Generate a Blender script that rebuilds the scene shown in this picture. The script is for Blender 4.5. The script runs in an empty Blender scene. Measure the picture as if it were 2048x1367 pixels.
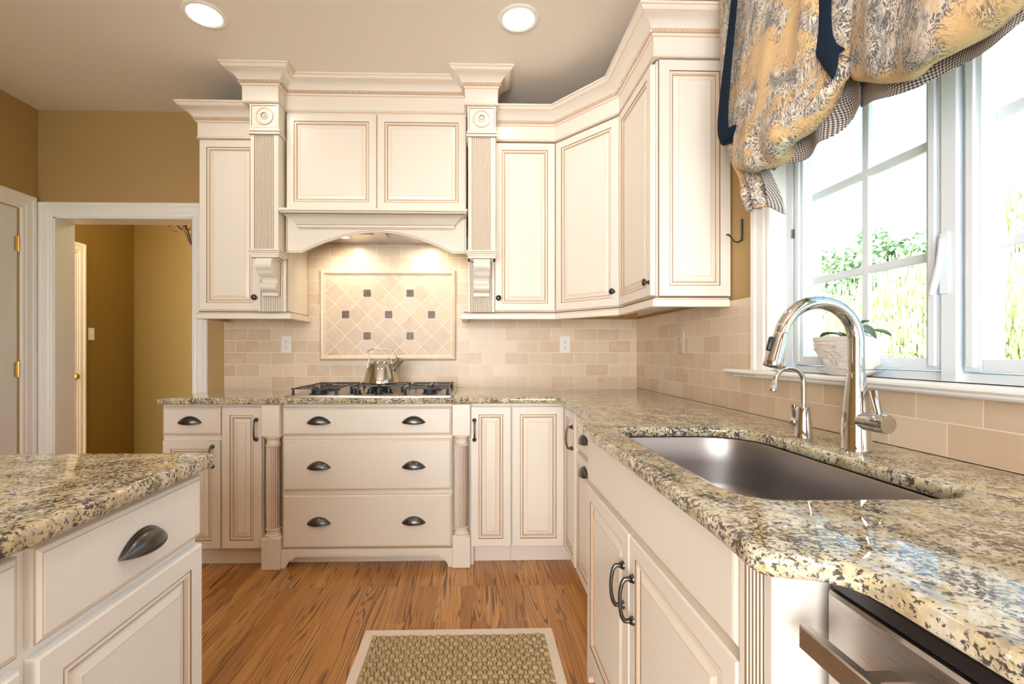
import bpy, bmesh, math, random
from mathutils import Vector, Matrix, noise
from mathutils.geometry import tessellate_polygon
PI = math.pi
random.seed(7)
S = bpy.context.scene
COL = S.collection

# ------------------------------------------------------------------ camera, world, sun, exposure
YAW = 0.02434
cam_data = bpy.data.cameras.new('camera')
cam = bpy.data.objects.new('camera', cam_data); COL.objects.link(cam)
cam.location = (0, -3.158, 1.160)
cam.rotation_euler = (PI/2, 0, -YAW)
cam_data.sensor_fit = 'HORIZONTAL'; cam_data.sensor_width = 36
cam_data.lens = 36*940.0/2048
cam_data.shift_x = (1024-970.2)/2048
cam_data.shift_y = (701.9-683.5)/2048
cam_data.clip_start = 0.02
S.camera = cam
S.view_settings.view_transform = 'Standard'
S.view_settings.look = 'None'
S.view_settings.exposure = 0.78
S.view_settings.gamma = 1.0
S.view_settings.use_curve_mapping = False
try:
    S.cycles.use_denoising = True
    S.cycles.max_bounces = 10
    S.cycles.diffuse_bounces = 6
    S.cycles.glossy_bounces = 5
    S.cycles.transparent_max_bounces = 12
    S.cycles.sample_clamp_indirect = 6
    S.cycles.caustics_reflective = False
    S.cycles.caustics_refractive = False
except Exception:
    pass
SKY_STRENGTH = 1.2
FILL_GLOW = 9.8        # glow added to the sky behind the camera, to fill the room
LAMP = 0.038          # overall scale of the ceiling lamps, fitted and added
w = bpy.data.worlds.new('sky'); S.world = w; w.use_nodes = True
nt = w.node_tree; nt.nodes.clear()
wo = nt.nodes.new('ShaderNodeOutputWorld'); wb = nt.nodes.new('ShaderNodeBackground')
tc = nt.nodes.new('ShaderNodeTexCoord'); sp = nt.nodes.new('ShaderNodeSeparateXYZ')
rp = nt.nodes.new('ShaderNodeValToRGB')          # pale blue sky, deeper towards the zenith
rp.color_ramp.elements[0].position = 0.0; rp.color_ramp.elements[0].color = (.57, .81, 1.0, 1)
rp.color_ramp.elements[1].position = 0.7; rp.color_ramp.elements[1].color = (.50, .74, 1.0, 1)
dt = nt.nodes.new('ShaderNodeVectorMath'); dt.operation = 'DOT_PRODUCT'; dt.inputs[1].default_value = (-.70, -.71, -.05)
mx = nt.nodes.new('ShaderNodeMath'); mx.operation = 'MAXIMUM'; mx.inputs[1].default_value = 0
pw = nt.nodes.new('ShaderNodeMath'); pw.operation = 'POWER'; pw.inputs[1].default_value = 2
gl = nt.nodes.new('ShaderNodeMix'); gl.data_type = 'RGBA'; gl.blend_type = 'ADD'; gl.inputs[7].default_value = (FILL_GLOW, FILL_GLOW*.97, FILL_GLOW*.92, 1)
nt.links.new(tc.outputs['Generated'], sp.inputs[0]); nt.links.new(sp.outputs['Z'], rp.inputs[0])
nt.links.new(tc.outputs['Generated'], dt.inputs[0]); nt.links.new(dt.outputs['Value'], mx.inputs[0]); nt.links.new(mx.outputs[0], pw.inputs[0])
nt.links.new(pw.outputs[0], gl.inputs[0]); nt.links.new(rp.outputs[0], gl.inputs[6])
nt.links.new(gl.outputs[2], wb.inputs[0]); wb.inputs[1].default_value = SKY_STRENGTH
nt.links.new(wb.outputs[0], wo.inputs[0])
sl = bpy.data.lights.new('sun', 'SUN'); sl.energy = 1.5; sl.angle = .01; sl.color = (1, .95, .82)
so = bpy.data.objects.new('sun', sl); COL.objects.link(so)
so.rotation_euler = Vector((.62, .12, -.75)).to_track_quat('-Z', 'Y').to_euler()   # high, from behind the house

# ------------------------------------------------------------------ materials
def new_mat(name):
    m = bpy.data.materials.new(name); m.use_nodes = True
    return m, m.node_tree, m.node_tree.nodes['Principled BSDF']
def mat(name, col, rough=.5, metal=0, coat=0, spec=.5, emit=None, es=0):
    m, t, b = new_mat(name)
    b.inputs['Base Color'].default_value = (*col, 1); b.inputs['Roughness'].default_value = rough
    b.inputs['Metallic'].default_value = metal; b.inputs['Coat Weight'].default_value = coat
    b.inputs['Coat Roughness'].default_value = .15
    b.inputs['Specular IOR Level'].default_value = spec
    if emit:
        b.inputs['Emission Color'].default_value = (*emit, 1); b.inputs['Emission Strength'].default_value = es
    return m
class NT:                       # small node-tree helper
    def __init__(s, t): s.t = t
    def n(s, typ, **kw):
        x = s.t.nodes.new(typ)
        for k, v in kw.items(): setattr(x, k, v)
        return x
    def l(s, a, b): s.t.links.new(a, b)
    def val(s, x, i):
        return x.outputs[i] if hasattr(x, 'outputs') else x
    def math(s, op, a, b=None, c=None):
        x = s.n('ShaderNodeMath', operation=op)
        for k, q in enumerate((a, b, c)):
            if q is None: continue
            if isinstance(q, (int, float)): x.inputs[k].default_value = q
            else: s.l(q, x.inputs[k])
        return x.outputs[0]
    def ramp(s, f, stops, interp='LINEAR'):
        x = s.n('ShaderNodeValToRGB'); cr = x.color_ramp; cr.interpolation = interp
        while len(cr.elements) < len(stops): cr.elements.new(.5)
        for e, (p, c) in zip(cr.elements, stops):
            e.position = p; e.color = (*c, 1) if len(c) == 3 else c
        s.l(f, x.inputs[0]); return x.outputs[0]
    def mix(s, f, a, b, blend='MIX'):
        x = s.n('ShaderNodeMix', data_type='RGBA', blend_type=blend)
        for i, q in ((0, f), (6, a), (7, b)):
            if isinstance(q, (int, float)): x.inputs[i].default_value = q
            elif isinstance(q, tuple): x.inputs[i].default_value = (*q, 1)
            else: s.l(q, x.inputs[i])
        return x.outputs[2]
    def noise(s, vec, scale, detail=2, rough=.5, dist=0):
        x = s.n('ShaderNodeTexNoise'); x.inputs['Scale'].default_value = scale
        x.inputs['Detail'].default_value = detail; x.inputs['Roughness'].default_value = rough
        x.inputs['Distortion'].default_value = dist
        if vec is not None: s.l(vec, x.inputs['Vector'])
        return x.outputs[0]
    def obj(s): return s.n('ShaderNodeTexCoord').outputs['Object']
    def world(s): return s.n('ShaderNodeNewGeometry').outputs['Position']
    def mapping(s, v, scale=(1, 1, 1), rot=(0, 0, 0), loc=(0, 0, 0)):
        x = s.n('ShaderNodeMapping'); s.l(v, x.inputs[0])
        x.inputs['Scale'].default_value = scale; x.inputs['Rotation'].default_value = rot; x.inputs['Location'].default_value = loc
        return x.outputs[0]
    def sep(s, v):
        x = s.n('ShaderNodeSeparateXYZ'); s.l(v, x.inputs[0]); return x.outputs
    def comb(s, a, b, c):
        x = s.n('ShaderNodeCombineXYZ')
        for i, q in enumerate((a, b, c)):
            if isinstance(q, (int, float)): x.inputs[i].default_value = q
            else: s.l(q, x.inputs[i])
        return x.outputs[0]
    def bump(s, h, b, strength=.3, dist=.002):
        x = s.n('ShaderNodeBump'); x.inputs['Strength'].default_value = strength; x.inputs['Distance'].default_value = dist
        s.l(h, x.inputs['Height']); s.l(x.outputs[0], b.inputs['Normal'])

PAINT = mat('cream_cabinet_paint', (.785, .725, .645), .33, coat=.12)
GLZL = mat('tan_glaze', (.66, .47, .315), .42)
GLZD = mat('brown_glaze', (.17, .095, .055), .5)
P = [PAINT, GLZL, GLZD]
PAINTW = mat('white_island_paint', (.88, .885, .89), .33, coat=.12)
PW = [PAINTW, mat('pale_glaze', (.62, .50, .39), .42), mat('island_brown_glaze', (.34, .24, .17), .5)]
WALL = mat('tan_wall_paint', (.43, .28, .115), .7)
HALLW = mat('dimmed_mustard_hall_paint', (.215, .138, .026), .7)  # mustard wall colour, darkened to stand in for the hall's dimmer light
CEIL = mat('ceiling_paint', (.84, .78, .70), .8)
TRIM = mat('white_trim_paint', (.87, .86, .845), .35)
DOORM = mat('door_paint', (.82, .83, .81), .4)
VINYL = mat('skylight_tinted_vinyl', (.72, .78, .84), .4)  # white vinyl with the blue of the skylight mixed into its colour
BRONZE = mat('dark_bronze', (.13, .125, .12), .27, metal=1)
BLACK = mat('black_knob', (.015, .015, .017), .18, coat=.5)
CHROME = mat('chrome', (.62, .61, .60), .05, metal=1)
NICKEL = mat('polished_steel', (.58, .56, .53), .08, metal=1)
BRASS = mat('brass', (.72, .52, .20), .22, metal=1)
IRON = mat('cast_iron', (.022, .023, .026), .42)
GREYMET = mat('grey_metal', (.30, .30, .30), .35, metal=.9)
WHITEP = mat('white_plastic', (.80, .78, .75), .35)
TANP = mat('almond_plastic', (.62, .50, .38), .4)
DARKP = mat('black_plastic', (.012, .012, .014), .3)
CERAM = mat('white_ceramic', (.78, .75, .71), .25, coat=.3)
NAVY = mat('navy_cloth', (.012, .020, .036), .9, spec=.08)
SOIL = mat('soil', (.10, .055, .03), .9)
LEAF = mat('orchid_leaf', (.10, .17, .085), .35)
TERRA = mat('terracotta', (.62, .30, .18), .7)
WOODY = mat('cabinet_underside_wood', (.42, .20, .07), .5)
BARK = mat('bark', (.16, .11, .07), .9)
ROPE = mat('rope_glazed', (.66, .51, .37), .45)
DARKSTEEL = mat('dark_steel', (.07, .07, .07), .4, metal=.8)

def m_steel():
    m, t, b = new_mat('brushed_steel'); k = NT(t)
    b.inputs['Metallic'].default_value = 1; b.inputs['Base Color'].default_value = (.50, .47, .45, 1)
    v = k.mapping(k.obj(), (3, 3, 160)); n = k.noise(v, 6, 3)
    k.l(k.math('MULTIPLY_ADD', n, .22, .20), b.inputs['Roughness']); k.bump(n, b, .03)
    return m
STEEL = m_steel()
def m_steel_sink():
    m, t, b = new_mat('satin_sink_steel'); k = NT(t)
    b.inputs['Metallic'].default_value = 1; b.inputs['Base Color'].default_value = (.38, .35, .34, 1)
    v = k.mapping(k.obj(), (60, 60, 3)); n = k.noise(v, 5, 2)
    k.l(k.math('MULTIPLY_ADD', n, .12, .33), b.inputs['Roughness'])
    return m
SINKM = m_steel_sink()
def m_granite():
    m, t, b = new_mat('speckled_gold_granite'); k = NT(t)
    p = k.world()
    warp = k.n('ShaderNodeTexNoise'); warp.inputs['Scale'].default_value = 14; k.l(p, warp.inputs['Vector'])
    add = k.n('ShaderNodeVectorMath', operation='MULTIPLY_ADD'); k.l(warp.outputs['Color'], add.inputs[0])
    add.inputs[1].default_value = (.03, .03, .03); k.l(p, add.inputs[2]); q = add.outputs[0]
    base = k.ramp(k.noise(q, 26, 4, .6), [(.30, (.36, .28, .16)), (.42, (.53, .43, .25)), (.52, (.63, .54, .36)), (.62, (.69, .63, .50)), (.8, (.52, .50, .46))])
    grey = k.ramp(k.noise(k.mapping(q, loc=(3, 1, 7)), 48, 4, .65), [(.48, (0, 0, 0)), (.58, (1, 1, 1))])
    c = k.mix(k.math('MULTIPLY', grey, .38), base, (.30, .28, .27))
    clus = k.ramp(k.noise(k.mapping(q, loc=(9, 2, 1)), 12, 2, .5), [(.36, (.0, 0, 0)), (.62, (1, 1, 1))])
    fl = k.noise(k.mapping(q, loc=(5, 5, 5)), 135, 4, .66, .5)
    fl2 = k.math('ADD', fl, k.math('MULTIPLY', clus, .10))
    dark = k.ramp(fl2, [(.565, (0, 0, 0)), (.615, (1, 1, 1))])
    c = k.mix(k.math('MULTIPLY', dark, .92), c, (.030, .030, .042))
    red = k.ramp(k.noise(k.mapping(q, loc=(1, 8, 3)), 70, 2, .5), [(.71, (0, 0, 0)), (.735, (1, 1, 1))])
    c = k.mix(red, c, (.10, .025, .03))
    wh = k.ramp(k.noise(k.mapping(q, loc=(2, 4, 9)), 60, 3, .5), [(.64, (0, 0, 0)), (.69, (1, 1, 1))])
    c = k.mix(k.math('MULTIPLY', wh, .7), c, (.80, .76, .68))
    k.l(c, b.inputs['Base Color']); b.inputs['Roughness'].default_value = .03
    b.inputs['Specular IOR Level'].default_value = .6
    return m
GRANITE = m_granite()
def m_tile(name, axis):
    m, t, b = new_mat(name); k = NT(t)
    x, y, z = k.sep(k.world())
    v = k.comb(x if axis == 'x' else y, k.math('SUBTRACT', z, .914), 0)
    if axis == 'x': v = k.mapping(v, loc=(.953, 0, 0))
    br = k.n('ShaderNodeTexBrick'); k.l(v, br.inputs['Vector'])
    br.inputs['Scale'].default_value = 1; br.inputs['Brick Width'].default_value = .155; br.inputs['Row Height'].default_value = .0792
    br.inputs['Mortar Size'].default_value = .0015; br.inputs['Mortar Smooth'].default_value = .2
    br.inputs['Color1'].default_value = (0, 0, 0, 1); br.inputs['Color2'].default_value = (1, 1, 1, 1); br.inputs['Mortar'].default_value = (.5, .5, .5, 1)
    tone = k.ramp(br.outputs['Color'], [(0, (.61, .45, .31)), (.5, (.69, .54, .39)), (1, (.76, .62, .47))])
    n = k.noise(k.world(), 9, 5, .6)
    tone = k.mix(k.ramp(n, [(.45, (0, 0, 0)), (.75, (1, 1, 1))]), tone, (.70, .58, .45))
    rust = k.ramp(k.noise(k.mapping(k.world(), loc=(4, 4, 4)), 7, 4, .6, .6), [(.66, (0, 0, 0)), (.74, (1, 1, 1))])
    tone = k.mix(k.math('MULTIPLY', rust, .5), tone, (.50, .27, .10))
    c = k.mix(br.outputs['Fac'], tone, (.86, .76, .62))
    k.l(c, b.inputs['Base Color']); b.inputs['Roughness'].default_value = .32
    k.bump(k.math('SUBTRACT', 1.0, br.outputs['Fac']), b, .35, .001)
    return m
TILEX = m_tile('beige_stone_tile_back', 'x'); TILEY = m_tile('beige_stone_tile_side', 'y')
def m_stone(name, c1, c2, rough=.25, scale=14):
    m, t, b = new_mat(name); k = NT(t)
    n = k.noise(k.world(), scale, 5, .62, .3)
    k.l(k.ramp(n, [(.32, c1), (.68, c2)]), b.inputs['Base Color']); b.inputs['Roughness'].default_value = rough
    return m
def m_diag():
    m, t, b = new_mat('diagonal_stone_tile'); k = NT(t)
    x, y, z = k.sep(k.world())
    h = .0712                                      # half diagonal of one tile
    a = k.math('DIVIDE', k.math('SUBTRACT', x, -.566), 2*h); c = k.math('DIVIDE', k.math('SUBTRACT', z, 1.404), 2*h)
    u = k.math('ADD', a, c); v = k.math('SUBTRACT', a, c)
    def edge(q):
        f = k.math('FRACT', k.math('ADD', q, 100.0)); return k.math('MINIMUM', f, k.math('SUBTRACT', 1.0, f))
    g = k.math('MINIMUM', edge(u), edge(v))
    grout = k.math('LESS_THAN', g, .014)
    wn = k.n('ShaderNodeTexWhiteNoise', noise_dimensions='2D')
    k.l(k.comb(k.math('FLOOR', u), k.math('FLOOR', v), 0), wn.inputs['Vector'])
    tone = k.ramp(wn.outputs['Value'], [(0, (.54, .40, .28)), (1, (.66, .52, .39))])
    tone = k.mix(k.ramp(k.noise(k.world(), 16, 5, .6), [(.4, (0, 0, 0)), (.8, (1, 1, 1))]), tone, (.66, .54, .42))
    k.l(k.mix(grout, tone, (.88, .78, .64)), b.inputs['Base Color']); b.inputs['Roughness'].default_value = .30; b.inputs['Specular IOR Level'].default_value = .3
    return m
DIAG = m_diag()
PANELTRIM = m_stone('stone_moulding', (.70, .55, .39), (.78, .65, .50))
MARBLE = m_stone('brown_marble', (.025, .014, .010), (.13, .07, .045), .35, 60)
def m_floor():
    m, t, b = new_mat('oak_strip_floor'); k = NT(t)
    x, y, z = k.sep(k.world())
    v = k.comb(y, x, 0)
    br = k.n('ShaderNodeTexBrick'); k.l(v, br.inputs['Vector']); br.offset = .37; br.offset_frequency = 3
    br.inputs['Scale'].default_value = 1; br.inputs['Brick Width'].default_value = .83; br.inputs['Row Height'].default_value = .0575
    br.inputs['Mortar Size'].default_value = .0005; br.inputs['Mortar Smooth'].default_value = .0
    br.inputs['Color1'].default_value = (0, 0, 0, 1); br.inputs['Color2'].default_value = (1, 1, 1, 1)
    rnd = k.n('ShaderNodeSeparateColor'); k.l(br.outputs['Color'], rnd.inputs[0]); r = rnd.outputs[0]
    off = k.math('MULTIPLY', r, 37.0)
    g = k.comb(k.math('MULTIPLY', x, 11.0), k.math('MULTIPLY', y, .42), off)
    fld = k.noise(g, 1.5, 1, .4, .5)
    ring = k.math('SINE', k.math('MULTIPLY', fld, 95.0))
    line = k.ramp(ring, [(.30, (0, 0, 0)), (.90, (1, 1, 1))])
    fine = k.noise(k.comb(k.math('MULTIPLY', x, 300.0), k.math('MULTIPLY', y, 9.0), off), 1, 3, .6)
    base = k.ramp(r, [(0, (.37, .155, .036)), (.5, (.50, .225, .055)), (1, (.60, .30, .085))])
    base = k.mix(k.math('MULTIPLY', k.ramp(fine, [(.42, (0, 0, 0)), (.66, (1, 1, 1))]), .35), base, (.31, .115, .03))
    msk = k.ramp(k.noise(k.comb(k.math('MULTIPLY', x, 14.0), k.math('MULTIPLY', y, 1.2), off), 1.2, 1), [(.36, (.25, .25, .25)), (.58, (.95, .95, .95))])
    c = k.mix(k.math('MULTIPLY', line, msk), base, (.14, .05, .016))
    c = k.mix(br.outputs['Fac'], c, (.10, .035, .012))
    k.l(c, b.inputs['Base Color']); b.inputs['Roughness'].default_value = .30
    b.inputs['Coat Weight'].default_value = .15
    return m
FLOORM = m_floor()
def m_sisal():
    m, t, b = new_mat('seagrass_weave'); k = NT(t)
    n = k.noise(k.mapping(k.obj(), (60, 22, 22)), 3, 3, .6)
    n2 = k.noise(k.mapping(k.obj(), (8, 8, 8)), 9, 2, .6)
    c = k.ramp(n, [(.3, (.27, .175, .085)), (.5, (.47, .34, .19)), (.7, (.62, .49, .31))])
    c = k.mix(k.math('MULTIPLY', n2, .4), c, (.42, .33, .17))
    k.l(c, b.inputs['Base Color']); b.inputs['Roughness'].default_value = .85; k.bump(n, b, .6, .002)
    return m
SISAL = m_sisal()
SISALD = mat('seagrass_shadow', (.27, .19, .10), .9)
LINEN = mat('cream_linen_binding', (.74, .63, .52), .9)
def m_toile():
    m, t, b = new_mat('toile_print_cloth'); k = NT(t)
    p = k.obj()
    v = k.mapping(p, (1, 1, 1))
    rv = k.mapping(p, (1, 1.5, .8), (.5, 0, 0))
    blob = k.noise(v, 5.2, 4, .58, .6)
    mask = k.ramp(blob, [(.455, (0, 0, 0)), (.50, (1, 1, 1))])
    c = k.mix(k.math('MULTIPLY', mask, .88), (.60, .40, .195), (.70, .63, .53))
    sh = k.ramp(k.noise(rv, 17, 4, .65, .8), [(.47, (0, 0, 0)), (.62, (1, 1, 1))])
    c = k.mix(k.math('MULTIPLY', k.math('MULTIPLY', sh, mask), .72), c, (.16, .155, .165))
    ln = k.noise(rv, 17, 4, .62, 1.4)
    ink = k.ramp(k.math('SINE', k.math('MULTIPLY', ln, 62.0)), [(.10, (0, 0, 0)), (.60, (1, 1, 1))])
    where = k.ramp(k.noise(k.mapping(p, loc=(2, 7, 4)), 12, 3, .6, .6), [(.33, (0, 0, 0)), (.45, (1, 1, 1))])
    near = k.ramp(k.math('ABSOLUTE', k.math('SUBTRACT', blob, .475)), [(.0, (1, 1, 1)), (.07, (.25, .25, .25)), (.14, (0, 0, 0))])
    amt = k.math('MULTIPLY', k.math('MULTIPLY', ink, where), k.math('MAXIMUM', near, mask))
    c = k.mix(k.math('MULTIPLY', amt, .92), c, (.045, .048, .062))
    dk = k.ramp(k.noise(k.mapping(p, loc=(6, 1, 3)), 8.5, 5, .66, .7), [(.53, (0, 0, 0)), (.62, (1, 1, 1))])
    c = k.mix(k.math('MULTIPLY', k.math('MULTIPLY', dk, mask), .75), c, (.07, .072, .085))
    k.l(c, b.inputs['Base Color']); b.inputs['Roughness'].default_value = .75
    b.inputs['Sheen Weight'].default_value = .15
    return m
TOILE = m_toile()
def m_gingham():
    m, t, b = new_mat('gingham_cloth'); k = NT(t)
    x, y, z = k.sep(k.obj())
    def st(q):
        return k.math('GREATER_THAN', k.math('FRACT', k.math('ADD', k.math('MULTIPLY', q, 165.0), 500.0)), .5)
    a = st(k.math('ADD', k.math('MULTIPLY', x, .8), y)); c = st(k.math('ADD', z, k.math('MULTIPLY', x, .6)))
    s = k.math('MULTIPLY', k.math('ADD', a, c), .5)
    k.l(k.ramp(s, [(.1, (.74, .64, .50)), (.5, (.24, .22, .23)), (.9, (.035, .038, .055))], 'CONSTANT' if False else 'LINEAR'), b.inputs['Base Color'])
    b.inputs['Roughness'].default_value = .85
    return m
GINGHAM = m_gingham()
def m_glass():
    m = bpy.data.materials.new('window_glass'); m.use_nodes = True; t = m.node_tree; t.nodes.clear(); k = NT(t)
    o = k.n('ShaderNodeOutputMaterial'); tr = k.n('ShaderNodeBsdfTransparent'); gl = k.n('ShaderNodeBsdfGlossy'); mx = k.n('ShaderNodeMixShader')
    gl.inputs['Roughness'].default_value = .0; fr = k.n('ShaderNodeFresnel'); fr.inputs[0].default_value = 1.45
    bf = k.n('ShaderNodeNewGeometry'); k.l(k.math('MULTIPLY', fr.outputs[0], k.math('SUBTRACT', 1.0, bf.outputs['Backfacing'])), mx.inputs[0]); k.l(tr.outputs[0], mx.inputs[1]); k.l(gl.outputs[0], mx.inputs[2]); k.l(mx.outputs[0], o.inputs[0])
    return m
GLASS = m_glass()
def m_leaf(name, c1, c2):
    m, t, b = new_mat(name); k = NT(t)
    n = k.noise(k.world(), 1.2, 3, .6)
    k.l(k.ramp(n, [(.35, c1), (.65, c2)]), b.inputs['Base Color']); b.inputs['Roughness'].default_value = .6
    b.inputs['Subsurface Weight'].default_value = 0
    return m
GREEN = m_leaf('tree_leaf', (.16, .30, .17), (.34, .47, .27))
YGREEN = m_leaf('willow_leaf', (.42, .50, .19), (.62, .68, .36))
GRASS = m_leaf('lawn_grass', (.30, .46, .15), (.42, .56, .22))
def lampmat(name, col, s): return mat(name, (.9, .9, .9), .5, emit=col, es=s)

# ------------------------------------------------------------------ mesh helpers
class MB:
    def __init__(s): s.v = []; s.f = []; s.m = []; s.M = None
    def add(s, vs, fs, m=0):
        o = len(s.v)
        for v in vs:
            s.v.append(tuple(s.M @ Vector(v)) if s.M is not None else tuple(v))
        for i, f in enumerate(fs):
            s.f.append(tuple(o+q for q in f)); s.m.append(m[i] if isinstance(m, (list, tuple)) else m)
        return s
    def box(s, x0, x1, y0, y1, z0, z1, m=0):
        vs = [(x, y, z) for z in (z0, z1) for y in (y0, y1) for x in (x0, x1)]
        return s.add(vs, [(0, 2, 3, 1), (4, 5, 7, 6), (0, 1, 5, 4), (2, 6, 7, 3), (0, 4, 6, 2), (1, 3, 7, 5)], m)
    def rings(s, x0, z0, w, h, rings, fill=0, back=True):
        vs = []; fs = []; ms = []
        for (i, y, m) in rings:
            vs += [(x0+i, y, z0+i), (x0+w-i, y, z0+i), (x0+w-i, y, z0+h-i), (x0+i, y, z0+h-i)]
        n = len(rings)
        for a in range(n-1):
            for q in range(4):
                r = (q+1) % 4
                fs.append((4*a+q, 4*a+r, 4*a+4+r, 4*a+4+q)); ms.append(rings[a][2])
        fs.append((4*n-4, 4*n-3, 4*n-2, 4*n-1)); ms.append(fill)
        if back: fs.append((3, 2, 1, 0)); ms.append(0)
        return s.add(vs, fs, ms)
    def prism(s, pts, z0, z1, ms=None, cap=0):
        n = len(pts); ms = ms or [cap]*n
        vs = [(p[0], p[1], z0) for p in pts]+[(p[0], p[1], z1) for p in pts]
        fs = [(i, (i+1) % n, n+(i+1) % n, n+i) for i in range(n)]
        tri = tessellate_polygon([[Vector((p[0], p[1], 0)) for p in pts]])
        fs += [tuple(t) for t in tri]+[tuple(n+q for q in reversed(t)) for t in tri]
        return s.add(vs, fs, list(ms)+[cap]*(2*len(tri)))
    def sweep(s, path, prof, cap=True, m_cap=0):
        """profile (out, z, m) along an xy path; out points to the path's right-hand side"""
        n = len(path); vs = []; fs = []; ms = []
        for i, p in enumerate(path):
            p = Vector(p[:2])
            ds = []
            if i > 0: ds.append((p-Vector(path[i-1][:2])).normalized())
            if i < n-1: ds.append((Vector(path[i+1][:2])-p).normalized())
            ns = [Vector((d.y, -d.x)) for d in ds]
            if len(ns) == 2:
                b = (ns[0]+ns[1]).normalized(); k = 1/max(.2, b.dot(ns[0]))
            else: b = ns[0]; k = 1
            for (o, z, _) in prof: vs.append((p.x+b.x*o*k, p.y+b.y*o*k, z))
        c = len(prof)
        for i in range(n-1):
            for j in range(c-1):
                fs.append((i*c+j, (i+1)*c+j, (i+1)*c+j+1, i*c+j+1)); ms.append(prof[j][2])
        if cap:
            fs.append(tuple(range(c))); fs.append(tuple((n-1)*c+q for q in reversed(range(c)))); ms += [m_cap, m_cap]
        return s.add(vs, fs, ms)
    def lathe(s, prof, n=24, m=0, rf=None, cap=True):
        """profile (r, z[, m]) about z"""
        vs = []; fs = []; ms = []
        for p in prof:
            for k in range(n):
                a = 2*PI*k/n; r = p[0]*(rf(k, p) if rf else 1)
                vs.append((r*math.cos(a), r*math.sin(a), p[1]))
        for i in range(len(prof)-1):
            mm = prof[i][2] if len(prof[i]) > 2 else m
            for k in range(n):
                fs.append((i*n+k, i*n+(k+1) % n, (i+1)*n+(k+1) % n, (i+1)*n+k)); ms.append(mm if not callable(mm) else mm(k))
        if cap:
            if prof[0][0] > 1e-5: fs.append(tuple(reversed(range(n)))); ms.append(0 if callable(m) else m)
            if prof[-1][0] > 1e-5: fs.append(tuple((len(prof)-1)*n+k for k in range(n))); ms.append(0 if callable(m) else m)
        return s.add(vs, fs, ms)
    def tube(s, path, r, n=12, m=0, cap=True, flat=None):
        P_ = [Vector(p) for p in path]; N = len(P_)
        R_ = r if isinstance(r, (list, tuple)) else [r]*N
        vs = []; up = None
        for i in range(N):
            d = (P_[min(i+1, N-1)]-P_[max(i-1, 0)]).normalized()
            if up is None:
                up = Vector((0, 0, 1)) if abs(d.z) < .9 else Vector((1, 0, 0))
            x = (up-d*up.dot(d)).normalized(); y = d.cross(x); up = x
            for k in range(n):
                a = 2*PI*k/n; f = flat or (1, 1)
                vs.append(P_[i]+x*math.cos(a)*R_[i]*f[0]+y*math.sin(a)*R_[i]*f[1])
        fs = [(i*n+k, i*n+(k+1) % n, (i+1)*n+(k+1) % n, (i+1)*n+k) for i in range(N-1) for k in range(n)]
        if cap: fs += [tuple(reversed(range(n))), tuple((N-1)*n+k for k in range(n))]
        return s.add([tuple(v) for v in vs], fs, m)
    def grid(s, nu, nv, fn, m=0, thick=0):
        vs = [fn(i/nu, j/nv) for j in range(nv+1) for i in range(nu+1)]
        q = nu+1
        fs = [(j*q+i, j*q+i+1, (j+1)*q+i+1, (j+1)*q+i) for j in range(nv) for i in range(nu)]
        return s.add(vs, fs, m)
    def build(s, name, mats, parent=None, loc=(0, 0, 0), rot=(0, 0, 0), smooth=35, bevel=0, label=None, solid=0, recalc=True):
        me = bpy.data.meshes.new(name); me.from_pydata(s.v, [], s.f)
        if not isinstance(mats, (list, tuple)): mats = [mats]
        for q in mats: me.materials.append(q)
        me.polygons.foreach_set('material_index', [min(x, len(mats)-1) for x in s.m])
        if recalc:
            b = bmesh.new(); b.from_mesh(me); bmesh.ops.recalc_face_normals(b, faces=b.faces); b.to_mesh(me); b.free()
        if smooth:
            me.polygons.foreach_set('use_smooth', [True]*len(me.polygons))
            me.set_sharp_from_angle(angle=math.radians(smooth))
        me.update()
        o = bpy.data.objects.new(name, me); COL.objects.link(o)
        o.location = loc; o.rotation_euler = rot
        if parent: o.parent = parent
        if solid:
            md = o.modifiers.new('thickness', 'SOLIDIFY'); md.thickness = solid; md.offset = 0
        if bevel:
            md = o.modifiers.new('edge', 'BEVEL'); md.width = bevel; md.segments = 2; md.limit_method = 'ANGLE'
            md.harden_normals = False
        if label: o['label'] = label
        return o

def tag(o, label, cat, group=None):
    o['label'] = label; o['category'] = cat
    if group: o['group'] = group
    return o
def thing(name, label, cat, loc=(0, 0, 0), rz=0, group=None):
    o = bpy.data.objects.new(name, None); COL.objects.link(o); o.empty_display_size = .1
    o.location = loc; o.rotation_euler = (0, 0, rz)
    return tag(o, label, cat, group)
def struct(o, label=None):
    o['kind'] = 'structure'
    if label: o['label'] = label
    return o
def sbox(name, m, *b, parent=None, bevel=0):
    o = MB().box(*b).build(name, m, parent, smooth=0, bevel=bevel)
    if not parent: struct(o)
    return o
def rot_to(v):                  # matrix turning +z to the direction v
    return Vector(v).to_track_quat('Z', 'Y').to_matrix().to_4x4()
# ------------------------------------------------------------------ the room shell
XL, XR, H, YB = -2.86, 1.11, 2.743, -5.6
sbox('floor', FLOORM, -4.2, XR+.02, YB, 2.1, -.03, 0)
sbox('ceiling', CEIL, XL-.15, XR+.17, YB-.1, .145, H, H+.1)
mb = MB(); mb.box(XL-.15, -2.758, 0, .145, 0, H); mb.box(-2.758, -1.851, 0, .145, 2.043, H); mb.box(-1.851, XR+.17, 0, .145, 0, H)
wall_back = struct(mb.build('wall_back', WALL, smooth=0))
# left wall with a door opening y -.125 .. -.94
mb = MB(); mb.box(XL-.15, XL, -.125, 0, 0, H); mb.box(XL-.15, XL, -.94, -.125, 2.065, H); mb.box(XL-.15, XL, YB, -.94, 0, H)
struct(mb.build('wall_left', WALL, smooth=0))
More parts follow.
